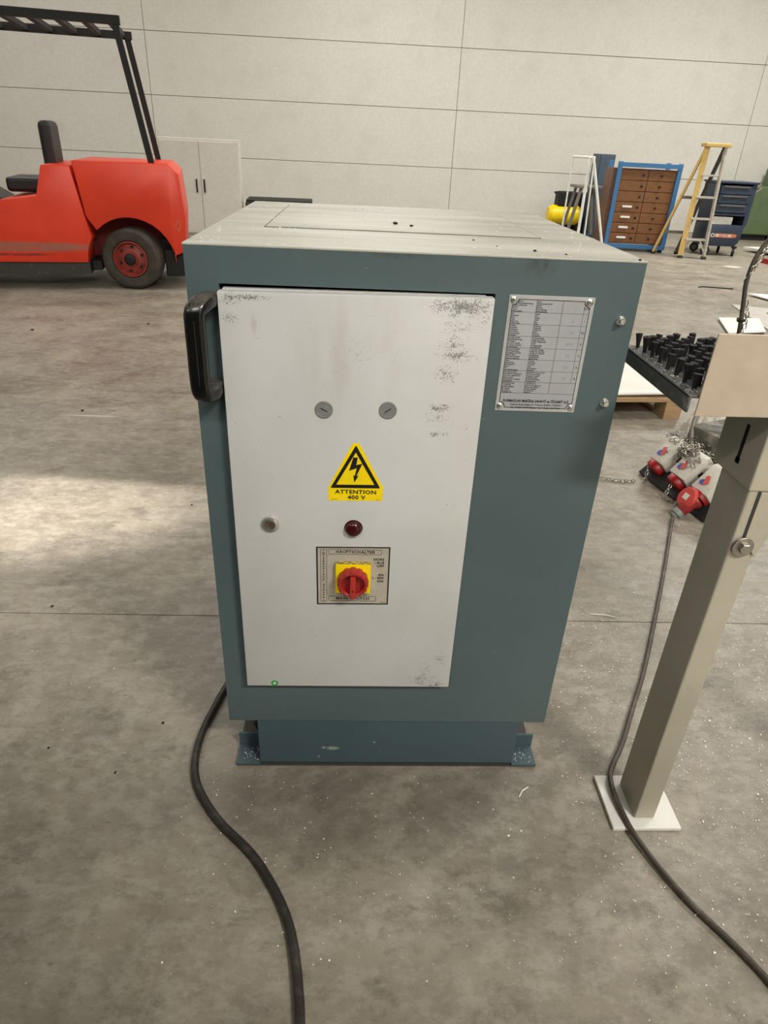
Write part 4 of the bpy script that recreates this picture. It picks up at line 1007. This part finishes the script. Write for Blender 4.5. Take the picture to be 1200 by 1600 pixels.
# ------------------------------------------------------------------ clutter left of the drawer cabinet
wt = thing('white_trestle', 'white tubular trestle left of the drawer cabinet', 'trestle', (3.52, 9.40, 0), 0)
for p, q, r_ in (((0, .0, 0), (.0, .03, 1.25), .021), ((.42, -.01, 0), (.03, -.01, 1.25), .019), ((.22, .35, 0), (.16, .35, 1.25), .012), ((-.11, .5, 0), (-.12, .48, 1.25), .012)):
    obj('leg', tube(nb(), [p, q], r_, 10), M_white, wt, smooth=True)
obj('crossbar', tube(nb(), [(-.12, .48, 1.25), (0, .03, 1.25), (.03, -.01, 1.25), (.16, .35, 1.25), (-.12, .48, 1.25)], .016, 8), M_white, wt)
gf = thing('grey_steel_frame', 'grey steel stand with crossbar behind the white trestle', 'stand', (3.74, 10.8, 0), 0)
for p, q in (((0, 0, 0), (.14, .0, .8)), ((.55, 0, 0), (.40, .0, .8)), ((0, .35, 0), (.14, .3, .8)), ((.55, .35, 0), (.40, .3, .8))): obj('leg', bar(nb(), p, q, .045, .045), M_grey, gf)
obj('crossbar', box(nb(), .01, .54, .0, .03, .06, .11), M_bluegrey, gf); obj('stand_top', box(nb(), .05, .5, -.05, .36, .8, .84, .004), M_grey, gf)
yb = thing('yellow_machine', 'yellow compressor housing seen past the right rear edge of the cabinet', 'machine', (3.86, 11.6, 0), 0)
b = nb(); lathe(b, [(.0, -.3), (.12, -.29), (.16, -.24), (.16, .24), (.12, .29), (0, .3)], 20, Matrix.Translation((.05, .1, .32)) @ Matrix.Rotation(PI/2, 4, 'Y')); obj('tank', b, M_yellow, yb, smooth=35)
b = nb(); box(b, -.1, .2, 0, .2, .47, .7, .02); obj('motor', b, M_blackpart, yb)
for x in (-.1, .28): obj('foot', box(nb(), x, x+.04, 0, .2, 0, .22), M_blackpart, yb)
bb = thing('blue_grey_locker', 'narrow blue grey steel locker behind the white trestle', 'locker', (4.28, 11.35, 0), 0)
obj('body', box(nb(), 0, .26, 0, .4, .04, 1.3, .004), M_bluegrey, bb); obj('door', box(nb(), .01, .25, -.015, 0, .06, 1.28, .003), M_bluegrey, bb); obj('base', box(nb(), .01, .25, .01, .39, 0, .04), M_blackpart, bb)
db = thing('dark_storage_box', 'black storage box standing behind the grey steel stand', 'box', (3.9, 11.9, 0), 0)
obj('body', box(nb(), 0, 1.1, 0, .5, 0, .62, .01), M_blackpart, db); obj('lid', box(nb(), -.02, 1.12, -.02, .52, .62, .66, .006), M_dark, db)

# ------------------------------------------------------------------ added lamp, unseen left of the frame: made up to throw the bright patch on the floor
wl = thing('added_patch_lamp', 'added low spot lamp on a tripod, unseen on the left, lighting the floor patch', 'lamp', (-1.75, .30, 0), 0)
LB = Vector((-1.75, .30, 0))
obj('lamp_pole', tube(nb(), [(0, 0, .45), (0, 0, 1.40)], .014, 8), M_steel, wl)
for a in (1.2, 3.3, 5.4): obj('leg', tube(nb(), [(0, 0, .5), (.30*math.cos(a), .30*math.sin(a), .01)], .011, 8), M_steel, wl)
b = nb(); bar(b, Vector((0, 0, 1.40)), WLP-LB-Vector((.03, .05, -.05)), .02, .02); obj('lamp_arm', b, M_steel, wl)
b = nb(); lathe(b, [(.0, .0), (.05, .0), (.055, .10), (.05, .10), (.045, .005)], 20, Matrix.Translation(WLP-LB-Vector((0, 0, 0))) @ (Vector((-.78, 1.36, 0))-WLP).to_track_quat('Z', 'Y').to_matrix().to_4x4() @ Matrix.Translation((0, 0, -.12)), cap=False); obj('lamp_housing', b, M_blackpart, wl)
# added flap that cuts the beam: plane through the lamp and the floor line (-1.24, 1.51)-(-.58, 1.445); lower edge along that plane
pa, pb = Vector((-3.2, 1.70, 0)), Vector((.8, 1.31, 0))
ea, eb = WLP.lerp(pa, .16), WLP.lerp(pb, .16); upv = Vector((0, .04, .22))
t = bmesh.new(); vv = [t.verts.new(p-LB) for p in (ea, eb, eb+upv, ea+upv)]; f_ = t.faces.new(vv)
bmesh.ops.solidify(t, geom=[f_], thickness=.002)
obj('added_beam_flap', t, M_blackpart, wl)

# ------------------------------------------------------------------ added light blocker behind the photographer (press-sized, never in view; put there to shade the front)
pm = thing('unseen_light_blocker', 'added teal grey light blocker, unseen behind the photographer, shading the front', 'machine', (.3, -1.95, 0), 0)
obj('blocker_frame', box(nb(), -3.2, .55, -.45, .40, .10, 1.98, .02), M_teal, pm)
obj('blocker_base', box(nb(), -3.1, .45, -.40, .35, 0, .10), M_plinth, pm)
obj('blocker_beam', box(nb(), -3.1, .45, .40, .46, .9, 1.5, .01), M_plinth, pm)
